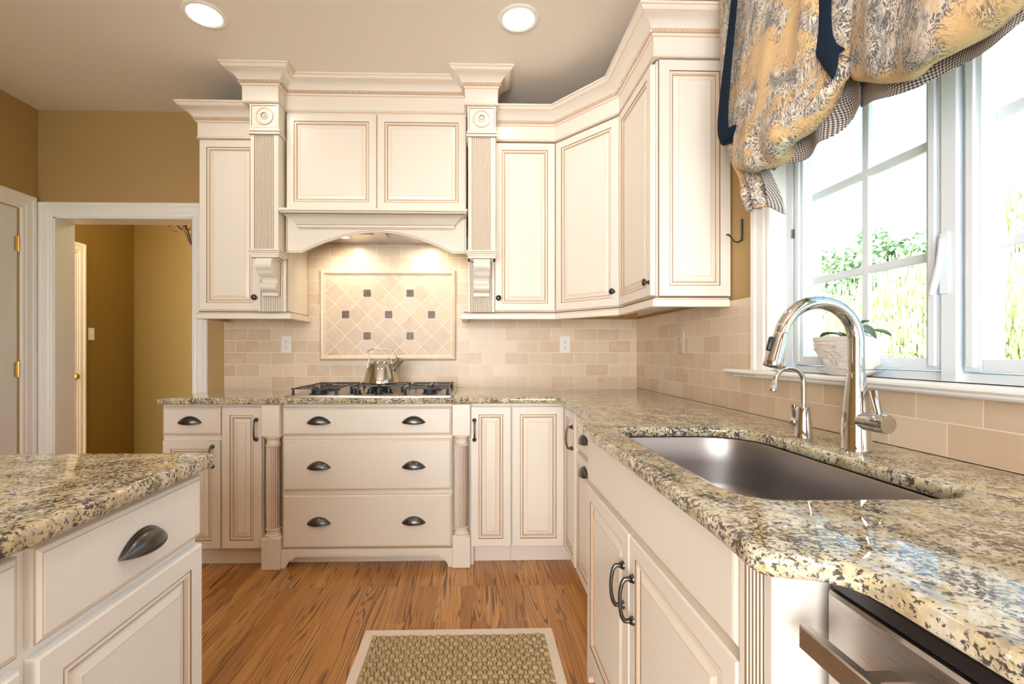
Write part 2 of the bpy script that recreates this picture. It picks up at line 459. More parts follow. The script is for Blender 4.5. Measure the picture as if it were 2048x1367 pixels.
# right wall with the window opening
WY0, WY1, WZ0, WZ1 = -1.44, -3.25, 1.06, 2.36
mb = MB(); mb.box(XR, XR+.17, WY0, 0, 0, H); mb.box(XR, XR+.17, YB, WY1, 0, H); mb.box(XR, XR+.17, WY1, WY0, 0, WZ0); mb.box(XR, XR+.17, WY1, WY0, WZ1, H)
wall_right = struct(mb.build('wall_right', WALL, smooth=0))
# wall behind the camera, with a wide glazed opening
mb = MB(); mb.box(XL-.15, -2.3, YB-.15, YB, 0, H); mb.box(.7, XR+.17, YB-.15, YB, 0, H); mb.box(-2.3, .7, YB-.15, YB, 2.4, H); mb.box(-2.3, .7, YB-.15, YB, 0, .12)
struct(mb.build('wall_front', WALL, smooth=0))
t = thing('window_2', 'wide window in the wall behind', 'window', (0, YB, 0)); t['kind'] = 'structure'
mb = MB()
for x in (-2.3, -1.33, -.33, .64): mb.box(x, x+.06, -.1, -.02, .35, 2.4)
for z in (.12, 2.34): mb.box(-2.3, .7, -.1, -.02, z, z+.06)
mb.build('window_frame', VINYL, t, smooth=0)

# tiled backsplash skins on the walls
mb = MB(); mb.box(-1.649, XR, -.010, 0, .914, 1.375); mb.box(-1.098, -.03, -.010, 0, 1.375, 1.93)
mb.build('tile_backsplash', TILEX, wall_back, smooth=0)
mb = MB(); mb.box(1.100, XR, -1.335, -.010, .914, 1.375); mb.box(1.100, XR, -4.2, -1.335, .914, 1.065)
mb.build('tile_backsplash', TILEY, wall_right, smooth=0)

# casing profile helper: swept frame round an opening. pts in the wall plane, prof (across, out)
CAS = [(0, 0), (0, .012), (.008, .016), (.022, .013), (.030, .018), (.066, .018), (.072, .023), (.090, .024), (.096, .018), (.096, 0)]
def casing(name, fn, u0, u1, z1, z0=0, parent=None, width=.096, m=TRIM):
    """fn(u, out, z) -> xyz ; legs at u0 (left) and u1 (right), head at z1; profile grows away from the opening"""
    k = width/.096; mb = MB(); vs = []; n = len(CAS)
    for (uc, zc, du, dz) in ((u0, z0, -1, 0), (u0, z1, -1, 1), (u1, z1, 1, 1), (u1, z0, 1, 0)):
        for (a, o) in CAS: vs.append(fn(uc+du*a*k, o, zc+dz*a*k))
    fs = [(i*n+j, i*n+j+1, (i+1)*n+j+1, (i+1)*n+j) for i in range(3) for j in range(n-1)]
    fs += [tuple(range(n)), tuple(3*n+q for q in range(n))]
    mb.add(vs, fs)
    return mb.build(name, m, parent, smooth=20)
# cased doorway in the back wall: lining boards + casing
dw = thing('door_2', 'white cased doorway opening into the hall', 'doorway', (-2.3, 0, 0)); dw['kind'] = 'structure'
mb = MB(); mb.box(-2.758-.002, -2.748, -.004, .149, 0, 2.043); mb.box(-1.861, -1.849, -.004, .149, 0, 2.043); mb.box(-2.758, -1.851, -.004, .149, 2.033, 2.045)
o = mb.build('jamb', TRIM, dw, smooth=0); o.location = (2.3, 0, 0)
o = casing('casing', lambda u, q, z: (u, -q, z), -2.758, -1.851, 2.04, parent=dw); o.location = (2.3, 0, 0)
o = casing('casing', lambda u, q, z: (u, .145+q, z), -2.758, -1.851, 2.04, parent=dw); o.location = (2.3, 0, 0)
# white door in the left wall
d1 = thing('door_1', 'white door with brass hinges beside the hall doorway', 'door', (XL, -.53, 0)); d1['kind'] = 'structure'
mb = MB(); mb.box(-.055, -.012, -.935+.53, -.130+.53, .008, 2.058); mb.build('door_slab', DOORM, d1, smooth=0, bevel=.002)
casing('casing', lambda u, q, z: (q, u, z), -.94+.53, -.125+.53, 2.062, parent=d1)
for z in (1.836, 1.046, .25):
    h = MB(); h.box(-.012, -.008, -.150+.53, -.131+.53, z-.045, z+.045); h.M = Matrix.Translation((-.004, -.128+.53, z-.05)); h.lathe([(.0065, 0), (.0065, .1)], 10); h.M = Matrix.Translation((-.004, -.128+.53, z+.05)); h.lathe([(.0065, 0), (.008, .004), (.004, .009), (.0001, .011)], 10)
    h.build('hinge', BRASS, d1)
# the hall beyond the doorway
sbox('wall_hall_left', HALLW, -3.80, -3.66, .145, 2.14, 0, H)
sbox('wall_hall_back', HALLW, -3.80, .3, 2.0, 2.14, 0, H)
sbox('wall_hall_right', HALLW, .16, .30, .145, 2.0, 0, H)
sbox('ceiling_hall', CEIL, -3.80, .30, .145, 2.14, H, H+.1)
mb = MB(); mb.sweep([(.16, 2.0), (-3.66, 2.0), (-3.66, 1.36)], [(0, 0, 0), (.016, 0, 0), (.016, .10, 0), (.011, .115, 0), (.011, .125, 0), (.004, .135, 0), (0, .135, 0)][::1])
o = mb.build('baseboard_hall', TRIM); struct(o)
# hall door (with casing) in the hall's left wall, seen at a slant
d3 = thing('door_3', 'white hall door with a brass knob seen through the doorway', 'door', (-3.66, .85, 0)); d3['kind'] = 'structure'
mb = MB(); mb.rings(-.40, .008, .80, 2.05, [(0, 0, 0), (0, -.006, 0), (.11, -.006, 0), (.125, .004, 0), (.15, .004, 0), (.17, -.003, 0)])
mb.build('door_slab', TRIM, d3, loc=(.006, 0, 0), rot=(0, 0, PI/2), smooth=0)
casing('casing', lambda u, q, z: (q, u, z), -.405, .405, 2.065, parent=d3)
mb = MB(); mb.M = Matrix.Translation((.01, .34, .93)) @ Matrix.Rotation(PI/2, 4, 'Y')
mb.lathe([(.028, 0), (.028, .008), (.011, .012), (.011, .03), (.026, .042), (.030, .055), (.022, .068), (.0001, .072)], 16); mb.build('door_knob', BRASS, d3)

# ------------------------------------------------------------------ cabinet parts
RAISED = [(0, 0, 0), (0, -.016, 0), (.0035, -.020, 0), (.043, -.020, 2), (.0445, -.0165, 1), (.0475, -.0185, 0), (.054, -.0185, 1),
          (.0605, -.0130, 2), (.0622, -.0118, 0), (.066, -.0118, 0), (.083, -.0172, 1), (.0845, -.0185, 0)]
SLAB = [(0, 0, 0), (0, -.013, 1), (.003, -.0145, 0), (.009, -.0185, 1), (.0105, -.0195, 0), (.012, -.020, 0)]
def bar_pull(parent, x, z, L=.105, y=-.020, side=0):
    mb = MB()
    for s in (-1, 1):
        mb.M = Matrix.Translation((x, y, z+s*L/2)) @ rot_to((0, -1, 0))
        mb.lathe([(.0115, 0), (.0115, .003), (.0085, .006), (.010, .008), (.0065, .0105), (.006, .018)], 14)
    mb.M = None
    pts = [(x, y-.016, z-L/2)]
    for i in range(13):
        a = i/12; zz = z-L/2+L*a
        pts.append((x, y-.022-.012*math.sin(PI*a)**.55, zz))
    pts.append((x, y-.016, z+L/2))
    rr = [.0062]+[.0055-.0008*math.sin(PI*i/12) for i in range(13)]+[.0062]
    mb.tube(pts, rr, 10)
    return mb.build('bar_pull', BRONZE, parent, smooth=50)
def cup_pull(parent, x, z, y=-.020, a=.062):
    mb = MB(); nu, nv = 24, 10
    def f(u, v):
        t = PI*u; ph = math.radians(102)*v
        return (x-a*math.cos(t), y-.001-.026*math.sin(t)**1.2*math.sin(ph), z-.012+.033*math.sin(t)**1.8*math.cos(ph))
    mb.grid(nu, nv, f)
    mb.tube([(x-a*math.cos(PI*i/24), y-.0015, z-.012+.033*math.sin(PI*i/24)**1.8) for i in range(25)], .0017, 6)
    mb.tube([f(i/24, 1) for i in range(25)], .0016, 6)
    return mb.build('cup_pull', BRONZE, parent, smooth=60, solid=.0015)
def knob(parent, x, z, y=-.020):
    mb = MB(); mb.M = Matrix.Translation((x, y, z)) @ rot_to((0, -1, 0))
    mb.lathe([(.010, 0), (.010, .002), (.0055, .004), (.005, .010), (.009, .013), (.0155, .017), (.017, .021), (.0145, .026), (.008, .029), (.0001, .030)], 20)
    return mb.build('knob', BLACK, parent, smooth=60)
def front(parent, name, x, z, w_, h_, style=RAISED, pm=P, pulls=()):
    mb = MB(); mb.rings(0, 0, w_, h_, style)
    o = mb.build(name, pm, parent, loc=(x, 0, z), smooth=0)
    for pl in pulls:
        {'bar': bar_pull, 'cup': cup_pull, 'knob': knob}[pl[0]](o, pl[1]-x, pl[2]-z, *pl[3:])
    return o
def body(parent, w_, d, z0, z1, pm=P, x0=0, name='cabinet_body'):
    mb = MB(); mb.box(x0, x0+w_, .0005, d, z0, z1)
    return mb.build(name, pm, parent, smooth=0)
def toe_kick(parent, x0, x1, y=.045, z1=.105, pm=P):
    mb = MB(); mb.box(x0, x1, y, y+.02, 0.001, z1); return mb.build('toe_kick', pm, parent, smooth=0)
def fluted(mb, x0, x1, z0, z1, yb, yf, n, margin, depth=None):
    pts = [(x0, yb), (x0, yf), (x0+margin, yf)]; ms = [0, 0]
    p = (x1-x0-2*margin)/n; d = depth or p*.42
    for i in range(n):
        a = x0+margin+i*p
        pts += [(a+.16*p, yf+d*.9), (a+.30*p, yf+d), (a+.42*p, yf+d*.35), (a+.6*p, yf), (a+.80*p, yf+.08*d), (a+p, yf+.25*d if i < n-1 else yf)]
        ms += [2, 1, 0, 0, 0, 0]
    pts += [(x1, yf), (x1, yb)]; ms += [0, 0, 0]
    while len(ms) < len(pts): ms.append(0)
    mb.prism(pts, z0, z1, ms)

# ---- base run along the back wall (face frames at y = -.60)
FB = -.60
c = thing('base_cabinet', 'cream base cabinet with one drawer over a door, next to the hall doorway', 'cabinet', (-1.660, FB, 0), group='cream base cabinets')
body(c, .312, .59, .105, .878); toe_kick(c, 0, .312)
front(c, 'drawer', .006, .714, .303, .149, SLAB, pulls=[('cup', .150, .792)])
front(c, 'door', .006, .107, .301, .576, pulls=[('bar', .270, .600)])
c = thing('base_cabinet', 'narrow cream pull-out cabinet between the drawer-and-door unit and a turned post', 'cabinet', (-1.347, FB, 0), group='cream base cabinets')
body(c, .219, .59, .105, .878); toe_kick(c, 0, .219)
front(c, 'door', .004, .107, .211, .755, pulls=[('bar', .188, .742)])
# turned posts
def post(x, label):
    t = thing('turned_post', label, 'post', (x, -.597, 0), group='turned fluted posts')
    mb = MB(); mb.rings(-.048, 0.001, .096, .165, [(0, .045, 0), (0, -.045, 0), (.003, -.048, 0)]); mb.build('base_block', P, t, smooth=0)
    mb = MB(); mb.rings(-.048, .708, .096, .170, [(0, .045, 0), (0, -.045, 0), (.003, -.048, 0)]); mb.build('top_block', P, t, smooth=0)
    mb = MB(); n = 88
    fl = lambda k: [0, 0, 1, 2][k % 4]
    prof = [(.043, .166, 0), (.043, .176, 1), (.041, .181, 0), (.036, .184, 0), (.034, .196, 0), (.036, .205, 1), (.0385, .208, 0), (.0385, .214, 1), (.036, .217, 0)]
    mb.lathe(prof, 32)
    def rf(k, p): return 1 if k % 4 in (0, 1) else .93
    mb.lathe([(.036, .217, fl), (.037, .45, fl), (.036, .652)], n, m=fl, rf=rf)
    mb.lathe([(.036, .652, 1), (.0385, .655, 0), (.0385, .661, 1), (.034, .665, 0), (.032, .680, 0), (.036, .692, 0), (.041, .695, 1), (.043, .700, 0), (.043, .708, 0)], 32)
    mb.build('fluted_column', P, t, loc=(0, -.008, 0), smooth=30)
    mb = MB(); mb.box(-.0485, .0475, .0455, .06, .105, .878); mb.build('backing_board', P, t, smooth=0)
    return t
post(-1.076, 'cream turned fluted post flanking the wide drawers, nearer the hall doorway')
post(-.066, 'cream turned fluted post flanking the wide drawers, nearer the sink')
c = thing('drawer_cabinet', 'wide cream three-drawer cabinet with arched foot board under the cooktop', 'cabinet', (-1.027, FB, 0), group='cream base cabinets')
body(c, .912, .59, .103, .878)
for z, h_, pz in ((.710, .150, .789), (.413, .275, .548), (.106, .284, .250)):
    front(c, 'drawer', .004, z, .904, h_, SLAB, pulls=[('cup', .198, pz), ('cup', .704, pz)])
pts = [(0, 0), (.022, 0), (.027, .018), (.038, .033), (.055, .043), (.066, .046), (.070, .055), (.082, .061)]
W_ = .912
apr = pts+[(W_-p[0], p[1]) for p in reversed(pts)]+[(W_, .100), (0, .100)]
mb = MB(); mb.M = Matrix(((1, 0, 0, 0), (0, 0, 1, 0), (0, 1, 0, 0), (0, 0, 0, 1))); mb.prism(apr, -.022, 0)
inn = [(p[0]+(.006 if i else .006), p[1]) for i, p in enumerate(pts)]
edge = [(.004, .002)]+[(p[0]+.000, p[1]+.0075) for p in pts[1:]]
full = edge+[(W_-p[0], p[1]) for p in reversed(edge)]
for i in range(len(full)-1):
    a, b_ = full[i], full[i+1]
    mb.add([(a[0], a[1], -.0225), (b_[0], b_[1], -.0225), (b_[0], b_[1]+.0015, -.0225), (a[0], a[1]+.0015, -.0225)], [(0, 1, 2, 3)], 1)
mb.build('foot_board', P, c, smooth=0)
toe_kick(c, .02, .89, .05, .10)
c = thing('base_cabinet', 'narrow cream base cabinet with one pull beside the post nearer the sink', 'cabinet', (-.018, FB, 0), group='cream base cabinets')
body(c, .222, .59, .105, .878); toe_kick(c, .02, .222)
mb = MB(); mb.box(0, .018, .0, .05, .001, .105); mb.build('filler_leg', P, c, smooth=0)
front(c, 'door', .002, .104, .218, .757, pulls=[('bar', .022, .735)])
# corner cabinet with two folding leaves
c = thing('corner_cabinet', 'cream corner base cabinet with two folding door leaves', 'cabinet', (.205, FB, 0), group='cream base cabinets')
mb = MB(); mb.prism([(0, .0005), (.305, .0005), (.305, -.305), (.885, -.305), (.885, .585), (0, .585)], .105, .878); mb.build('cabinet_body', P, c, smooth=0)
mb = MB(); mb.prism([(0, .045), (.350, .045), (.350, -.300), (.37, -.300), (.37, .065), (0, .065)], .001, .105); mb.build('toe_kick', P, c, smooth=0)
front(c, 'door', .003, .104, .283, .757)
mb = MB(); mb.rings(0, 0, .236, .757, RAISED)
o = mb.build('door', P, c, loc=(.305, -.045, .104), rot=(0, 0, -PI/2), smooth=0); bar_pull(o, .195, .628)

# ---- right wall base run (fronts face -x)
RZ = -PI/2
FR = .51
c = thing('drawer_cabinet', 'narrow cream cabinet with small cup pulls squeezed between corner unit and sink cabinet', 'cabinet', (FR, -.908, 0), RZ, group='cream base cabinets')
body(c, .585, .585, .105, .878); toe_kick(c, 0, .585)
front(c, 'drawer', .006, .695, .372, .168, SLAB, pulls=[('cup', .192, .772)])
front(c, 'drawer', .006, .107, .372, .572, RAISED, pulls=[('cup', .192, .630)])
mb = MB(); mb.box(.384, .585, -.012, .0, .105, .878); mb.build('filler_panel', P, c, smooth=0)
FS = .42
c = thing('sink_cabinet', 'cream sink cabinet with blank front panel above two doors with paired bar pulls', 'cabinet', (FS, -1.500, 0), RZ, group='cream base cabinets')
body(c, .960, .05, .095, .878)
mb = MB(); mb.box(0, .016, .05, .67, .095, .878); mb.box(.944, .960, .05, .67, .095, .878); mb.box(.016, .944, .05, .67, .095, .115); mb.build('side_panel', P, c, smooth=0)
front(c, 'false_front', .008, .704, .944, .166, SLAB)
front(c, 'door', .008, .100, .446, .588, pulls=[('bar', .413, .537)])
front(c, 'door', .458, .100, .494, .588, pulls=[('bar', .489, .537)])
W_ = .96
apr = pts+[(W_-p[0], p[1]) for p in reversed(pts)]+[(W_, .096), (0, .096)]
mb = MB(); mb.M = Matrix(((1, 0, 0, 0), (0, 0, 1, 0), (0, 1, 0, 0), (0, 0, 0, 1))); mb.prism(apr, -.018, 0.001); mb.build('foot_board', P, c, smooth=0)
toe_kick(c, .0, .96, .06, .095)
c = thing('fluted_filler', 'cream fluted filler post between sink cabinet and dishwasher', 'filler post', (FS, -2.461, 0), RZ)
mb = MB(); fluted(mb, 0, .075, .001, .878, .12, -.020, 6, .012); mb.build('fluted_board', P, c, smooth=20)
mb = MB(); mb.box(.002, .073, .122, .60, .001, .878); mb.build('return_panel', P, c, smooth=0)

# ---- dishwasher
d = thing('dishwasher', 'stainless steel dishwasher with bar handle under the counter edge', 'dishwasher', (.49, -2.552, 0), RZ)
mb = MB(); mb.box(.004, .596, .001, .58, .10, .872); mb.build('tub', DARKP, d, smooth=0)
mb = MB(); mb.rings(.004, .115, .592, .735, [(0, 0, 0), (0, -.026, 0), (.004, -.030, 0)]); mb.build('door', STEEL, d, smooth=0)
mb = MB(); mb.rings(.004, .851, .592, .022, [(0, 0, 0), (0, -.020, 0), (.003, -.024, 0)]); mb.build('control_strip', DARKP, d, smooth=0)
mb = MB(); mb.box(.004, .596, .05, .07, .001, .10); mb.build('toe_kick', DARKP, d, smooth=0)
mb = MB(); mb.rings(.022, .786, .556, .030, [(0, -.068, 0), (0, -.078, 0), (.002, -.080, 0)])
mb.box(.10, .118, -.070, -.029, .793, .809); mb.box(.482, .50, -.070, -.029, .793, .809)
mb.build('handle', STEEL, d, smooth=0)

# ---- island
IY = -3.438
isl = thing('island_cabinet', 'white kitchen island cabinet with cup-pull drawer over a raised-panel door', 'island', (-.668, IY, 0), PI/2)
body(isl, 1.425, .95, .105, .878, PW); toe_kick(isl, 0, 1.425, .06, .105, PW)
# local x runs towards the back wall
def ix(y): return y-IY
front(isl, 'drawer', .995, .720, .425, .146, SLAB, PW, pulls=[('cup', ix(-2.222), .792)])
front(isl, 'door', .995, .112, .425, .590, RAISED, PW)
front(isl, 'drawer', .53, .720, .440, .146, SLAB, PW, pulls=[('cup', ix(-2.70), .792)])
front(isl, 'door', .53, .112, .440, .590, RAISED, PW)

# ------------------------------------------------------------------ upper cabinets
FU = -.335
def crown_prof(z0, k=1.0):
    return [(0, z0-.005, 0), (.003, z0, 1), (.006, z0+.004*k, 0), (.012, z0+.012*k, 2), (.0135, z0+.013*k, 1), (.0135, z0+.026*k, 2), (.0145, z0+.027*k, 0),
            (.019, z0+.029*k, 0), (.023, z0+.036*k, 0), (.034, z0+.048*k, 0), (.050, z0+.058*k, 0), (.066, z0+.064*k, 1), (.0665, z0+.067*k, 0), (.072, z0+.068*k, 0), (.080, z0+.076*k, 0), (.083, z0+.080*k, 1), (.083, z0+.082*k, 0), (.088, z0+.083*k, 0), (.088, z0+.092*k, 0), (0, z0+.092*k, 0)]
def rope(mb, path, out, z, r, step=.0125):
    for i in range(len(path)-1):
        a, b_ = Vector(path[i]), Vector(path[i+1]); d = (b_-a); L = d.length; d.normalize(); nrm = Vector((d.y, -d.x))
        n = max(1, int(L/step))
        for k in range(n):
            p = a+d*(L*(k+.5)/n)+nrm*out
            h = step*.36
            vs = []
            for (s, zz, oo) in ((-h-.2*step, -r, -.004), (h-.2*step, -r, -.004), (h+.2*step, r, -.004), (-h+.2*step, r, -.004), (-h*.5-.1*step, -r*.6, r*.8), (h*.5-.1*step, -r*.6, r*.8), (h*.5+.1*step, r*.6, r*.8), (-h*.5+.1*step, r*.6, r*.8)):
                q = p+d*s+nrm*oo; vs.append((q.x, q.y, z+zz))
            mb.add(vs, [(4, 5, 6, 7), (0, 1, 5, 4), (1, 2, 6, 5), (2, 3, 7, 6), (3, 0, 4, 7)], 0)
def offset_path(path, o):
    r = []
    for i, p in enumerate(path):
        p = Vector(p); ds = []
        if i > 0: ds.append((p-Vector(path[i-1])).normalized())
        if i < len(path)-1: ds.append((Vector(path[i+1])-p).normalized())
        ns = [Vector((d.y, -d.x)) for d in ds]
        if len(ns) == 2: b = (ns[0]+ns[1]).normalized(); k = 1/max(.2, b.dot(ns[0]))
        else: b = ns[0]; k = 1
        q = p+b*o*k; r.append((q.x, q.y))
    return r
def crown(parent, path, zf, z0, k=1.0, off=(0, 0)):
    """frieze from zf to z0, crown above it; world path, parent at off"""
    loc = (-off[0], -off[1], 0)
    mb = MB(); mb.sweep(path, [(-.012, zf, 0), (.004, zf, 1), (.006, zf+.004, 0), (.004, zf+.010, 2), (.0015, zf+.012, 0), (.0015, z0, 0), (-.012, z0, 0)]); mb.build('frieze_board', P, parent, loc=loc, smooth=20)
    mb = MB(); mb.sweep(path, crown_prof(z0, k)); mb.build('crown_moulding', P, parent, loc=loc, smooth=30)
    mb = MB(); rope(mb, offset_path(path, .0145), 0, z0+.0200*k, .0078*k, .0135); mb.build('rope_moulding', ROPE, parent, loc=loc, smooth=0)
def light_rail(parent, path, z0=1.351, z1=1.384, off=(0, 0)):
    mb = MB(); mb.sweep(path, [(-.02, z0, 0), (.018, z0, 0), (.020, z0+.003, 0), (.020, z1-.004, 1), (.018, z1-.001, 0), (.010, z1, 0), (.004, z1+.006, 2), (.002, z1+.012, 0), (-.02, z1+.012, 0)])
    return mb.build('light_rail', P, parent, loc=(-off[0], -off[1], 0), smooth=20)
# left wall cabinet
LX0, LX1 = -1.622, -1.100
c = thing('wall_cabinet', 'cream wall cabinet with a tall door, hung next to the hall doorway', 'cabinet', (LX0, FU, 0), group='cream wall cabinets')
body(c, LX1-LX0, .333, 1.392, 2.412)
front(c, 'door', .008, 1.402, .352, 1.002, pulls=[('knob', .335, 1.476)])
crown(c, [(LX0, 0), (LX0, FU-.017), (LX1, FU-.017)], 2.410, 2.502, off=(LX0, FU))
light_rail(c, [(LX0, 0), (LX0, FU-.002), (LX1, FU-.002), (LX1, 0)], off=(LX0, FU))
# cabinets right of the hood
c = thing('wall_cabinet', 'cream wall cabinet with one straight door beside the fluted pilaster', 'cabinet', (-.03, FU, 0), group='cream wall cabinets')
body(c, .524, .333, 1.392, 2.412)
front(c, 'door', .156, 1.402, .361, 1.002, pulls=[('knob', .178, 1.476)])
F0 = Vector((.497, FU)); F1 = Vector((.787, -.682)); dd = (F1-F0); ang = math.atan2(dd.y, dd.x); DL = dd.length
c = thing('wall_cabinet', 'cream angled corner wall cabinet with a slanting door', 'cabinet', (F0.x, F0.y, 0), ang, group='cream wall cabinets')
Mi = Matrix.Rotation(-ang, 2)
def loc2(x, y): q = Mi @ (Vector((x, y))-F0); return (q.x, q.y)
e = Vector((.787-.0, -.682))
mb = MB(); mb.prism([loc2(.497, FU+.001), loc2(.787, -.681), loc2(XR-.001, -.681), loc2(XR-.001, -.001), loc2(.497, -.001)], 1.392, 2.412); mb.build('cabinet_body', P, c, smooth=0)
front(c, 'door', .012, 1.402, DL-.022, 1.002, pulls=[('knob', DL-.038, 1.478)])
c = thing('wall_cabinet', 'cream wall cabinet with a panelled end, hung beside the window valance', 'cabinet', (.787, -.684, 0), RZ, group='cream wall cabinets')
EY = -1.150
body(c, -.684-EY, XR-.787-.001, 1.392, 2.412)
front(c, 'door', .006, 1.402, -.684-EY-.020, 1.002, pulls=[('knob', -.684-EY-.036, 1.462)])
mb = MB(); mb.rings(.004, 1.394, XR-.787-.008, 1.016, [(0, 0, 0), (0, -.012, 2), (.003, -.015, 0)]+[(i+.004, y+.005, m) for i, y, m in RAISED[3:]])
mb.build('end_panel', P, c, loc=(-.684-EY, 0, 0), rot=(0, 0, PI/2), smooth=0)
cp = [(.135, FU-.017), (.4895, FU-.017), (.770, -.690), (.770, EY-.016), (XR-.001, EY-.016)]
c = thing('cornice', 'cream cornice with rope bead running over the three corner wall cabinets', 'cornice', (.5, FU, 2.41))
c.location = (.5, FU, 0)
crown(c, cp, 2.414, 2.502, off=(.5, FU))
lp = [(-.055, 0), (-.055, FU-.002), (.4955, FU-.002), (.785, -.685), (.785, EY), (XR-.012, EY)]
c = thing('light_rail', 'cream light rail along the underside of the three corner wall cabinets', 'moulding', (.5, FU, 0))
light_rail(c, lp, off=(.5, FU))
o = MB(); o.box(.90, .985, -.36, -.27, 1.362, 1.392); o = o.build('underside_block', WOODY, smooth=0, bevel=.002); tag(o, 'small brown wooden block fixed under the corner wall cabinet', 'wooden block')

# ---- range hood
HX0, HX1, HF = -1.091, -.043, -.380
c = thing('range_hood', 'cream cabinet hood with two doors, mantel shelf and arched apron over the cooktop', 'range hood', (-.566, HF, 0))
ox = .566
def at(o): o.location = (ox, -HF, 0); return o
mb = MB(); mb.box(HX0, HX1, HF+.0005, -.012, 1.945, 2.62); at(mb.build('cabinet_body', P, c, smooth=0))
for (x0, x1) in ((-1.088, -.568), (-.563, -.046)):
    front(c, 'door', x0+ox, 1.985, x1-x0, .556)
# apron with arch
mb = MB(); n = 60; xs = [HX0+(HX1-HX0)*i/n for i in range(n+1)]
def arch(x):
    a0, a1 = -1.005, -.125
    if x <= a0 or x >= a1: return 1.735
    q = (x-a0)/(a1-a0)
    return 1.735+.122*(1-abs(2*q-1)**1.9)
yf = HF-.012
xs = sorted(set(xs+[-1.005, -.125]))
for i in range(len(xs)-1):
    a, b_ = xs[i], xs[i+1]; za, zb = arch(a), arch(b_)
    for (o0, o1, m_) in ((0, .006, 0), (.006, .0085, 2), (.0085, None, 0)):
        ta, tb = (1.945, 1.945) if o1 is None else (za+o1, zb+o1)
        mb.add([(a, yf, za+o0), (b_, yf, zb+o0), (b_, yf, tb), (a, yf, ta)], [(0, 1, 2, 3)], m_)
    mb.add([(a, yf, za), (b_, yf, zb), (b_, yf+.022, zb), (a, yf+.022, za)], [(0, 1, 2, 3)], 0)
    mb.add([(a, yf+.022, za), (b_, yf+.022, zb), (b_, yf+.022, 1.945), (a, yf+.022, 1.945)], [(0, 1, 2, 3)], 0)
for x in (HX0+.006, HX1-.009): mb.box(x, x+.002, yf-.0006, yf, 1.743, 1.945, 2)
at(mb.build('arched_apron', P, c, smooth=0))
# mantel
mp = [(-1.003, HF-.013), (-1.003, HF-.016), (-.133, HF-.016), (-.133, HF-.013)]
mb = MB(); mb.sweep(mp, [(0, 1.872, 0), (.012, 1.872, 1), (.0125, 1.876, 0), (.020, 1.878, 0), (.020, 1.890, 2), (.022, 1.892, 0), (.030, 1.898, 0), (.045, 1.918, 0), (.066, 1.933, 0), (.078, 1.937, 2), (.080, 1.940, 0), (.088, 1.943, 0), (.093, 1.950, 2), (.094, 1.952, 0), (.097, 1.954, 0), (.097, 1.966, 0), (0, 1.966, 0)])
at(mb.build('mantel_shelf', P, c, smooth=30))
mb = MB(); mb.box(-1.0, -.13, HF-.02, HF-.002, 1.90, 1.966); at(mb.build('mantel_backing', P, c, smooth=0))
# underside: steel liner with filters and lamps
mb = MB(); mb.box(HX0+.001, HX1-.001, HF+.010, -.012, 1.925, 1.944); at(mb.build('liner', DARKSTEEL, c, smooth=0))
mb = MB(); mb.box(-1.0, -.13, -.27, -.013, 1.872, 1.924); at(mb.build('lamp_rail', STEEL, c, smooth=0, bevel=.004))
mb = MB()
for i in range(22): mb.box(-.98+i*.038, -.98+i*.038+.02, -.355, -.285, 1.915, 1.924)
at(mb.build('filter', DARKSTEEL, c, smooth=0))
mb = MB(); mb.box(-.60, -.53, -.36, -.20, 1.862, 1.874); at(mb.build('filter_clip', STEEL, c, smooth=0, bevel=.003))
HL = lampmat('hood_lamp_glow', (1, .86, .62), 14)
for x in (-.806, -.300):
    mb = MB(); mb.M = Matrix.Translation((x, -.205, 1.8725)) @ Matrix.Rotation(PI, 4, 'X'); mb.lathe([(.036, 0), (.036, .003), (.028, .005), (.026, .001)], 24); o = at(mb.build('lamp_ring', CHROME, c))
    mb = MB(); mb.M = Matrix.Translation((x, -.205, 1.870)) @ Matrix.Rotation(PI, 4, 'X'); mb.lathe([(.026, 0), (.02, .002), (.0001, .003)], 20); q = mb.build('lamp_bulb', HL, o)
    l = bpy.data.lights.new('hood_spot', 'SPOT'); l.energy = 5.5; l.color = (1, .86, .66); l.spot_size = 2.5; l.spot_blend = .9; l.shadow_soft_size = .02
    lo = bpy.data.objects.new('hood_spot', l); COL.objects.link(lo); lo.location = (x, -.205, 1.862); lo.rotation_euler = Vector((0, .45, -1)).to_track_quat('-Z', 'Y').to_euler()
# crown and frieze over hood and pilasters
PF = -.475
hp = [(-1.298, -.36), (-1.298, PF-.012), (-1.100, PF-.012), (-1.100, HF-.006), (-.048, HF-.006), (-.048, PF-.012), (.136, PF-.012), (.136, -.36)]
c2 = thing('cornice', 'cream stepped cornice with rope bead over the range hood, touching the ceiling', 'cornice', (-.566, HF, 0))
crown(c2, hp, 2.556, 2.648, 1.02, off=(-.566, HF))
mb = MB(); mb.prism([(-1.296, -.335), (-1.296, PF-.008), (-1.102, PF-.008), (-1.102, -.335)], 2.56, H-.003); mb.prism([(-.046, -.335), (-.046, PF-.008), (.134, PF-.008), (.134, -.335)], 2.56, H-.003); mb.prism([(-1.10, -.335), (-1.10, HF-.002), (-.048, HF-.002), (-.048, -.335)], 2.622, H-.003)
mb.build('backing', P, c2, loc=(.566, -HF, 0), smooth=0)

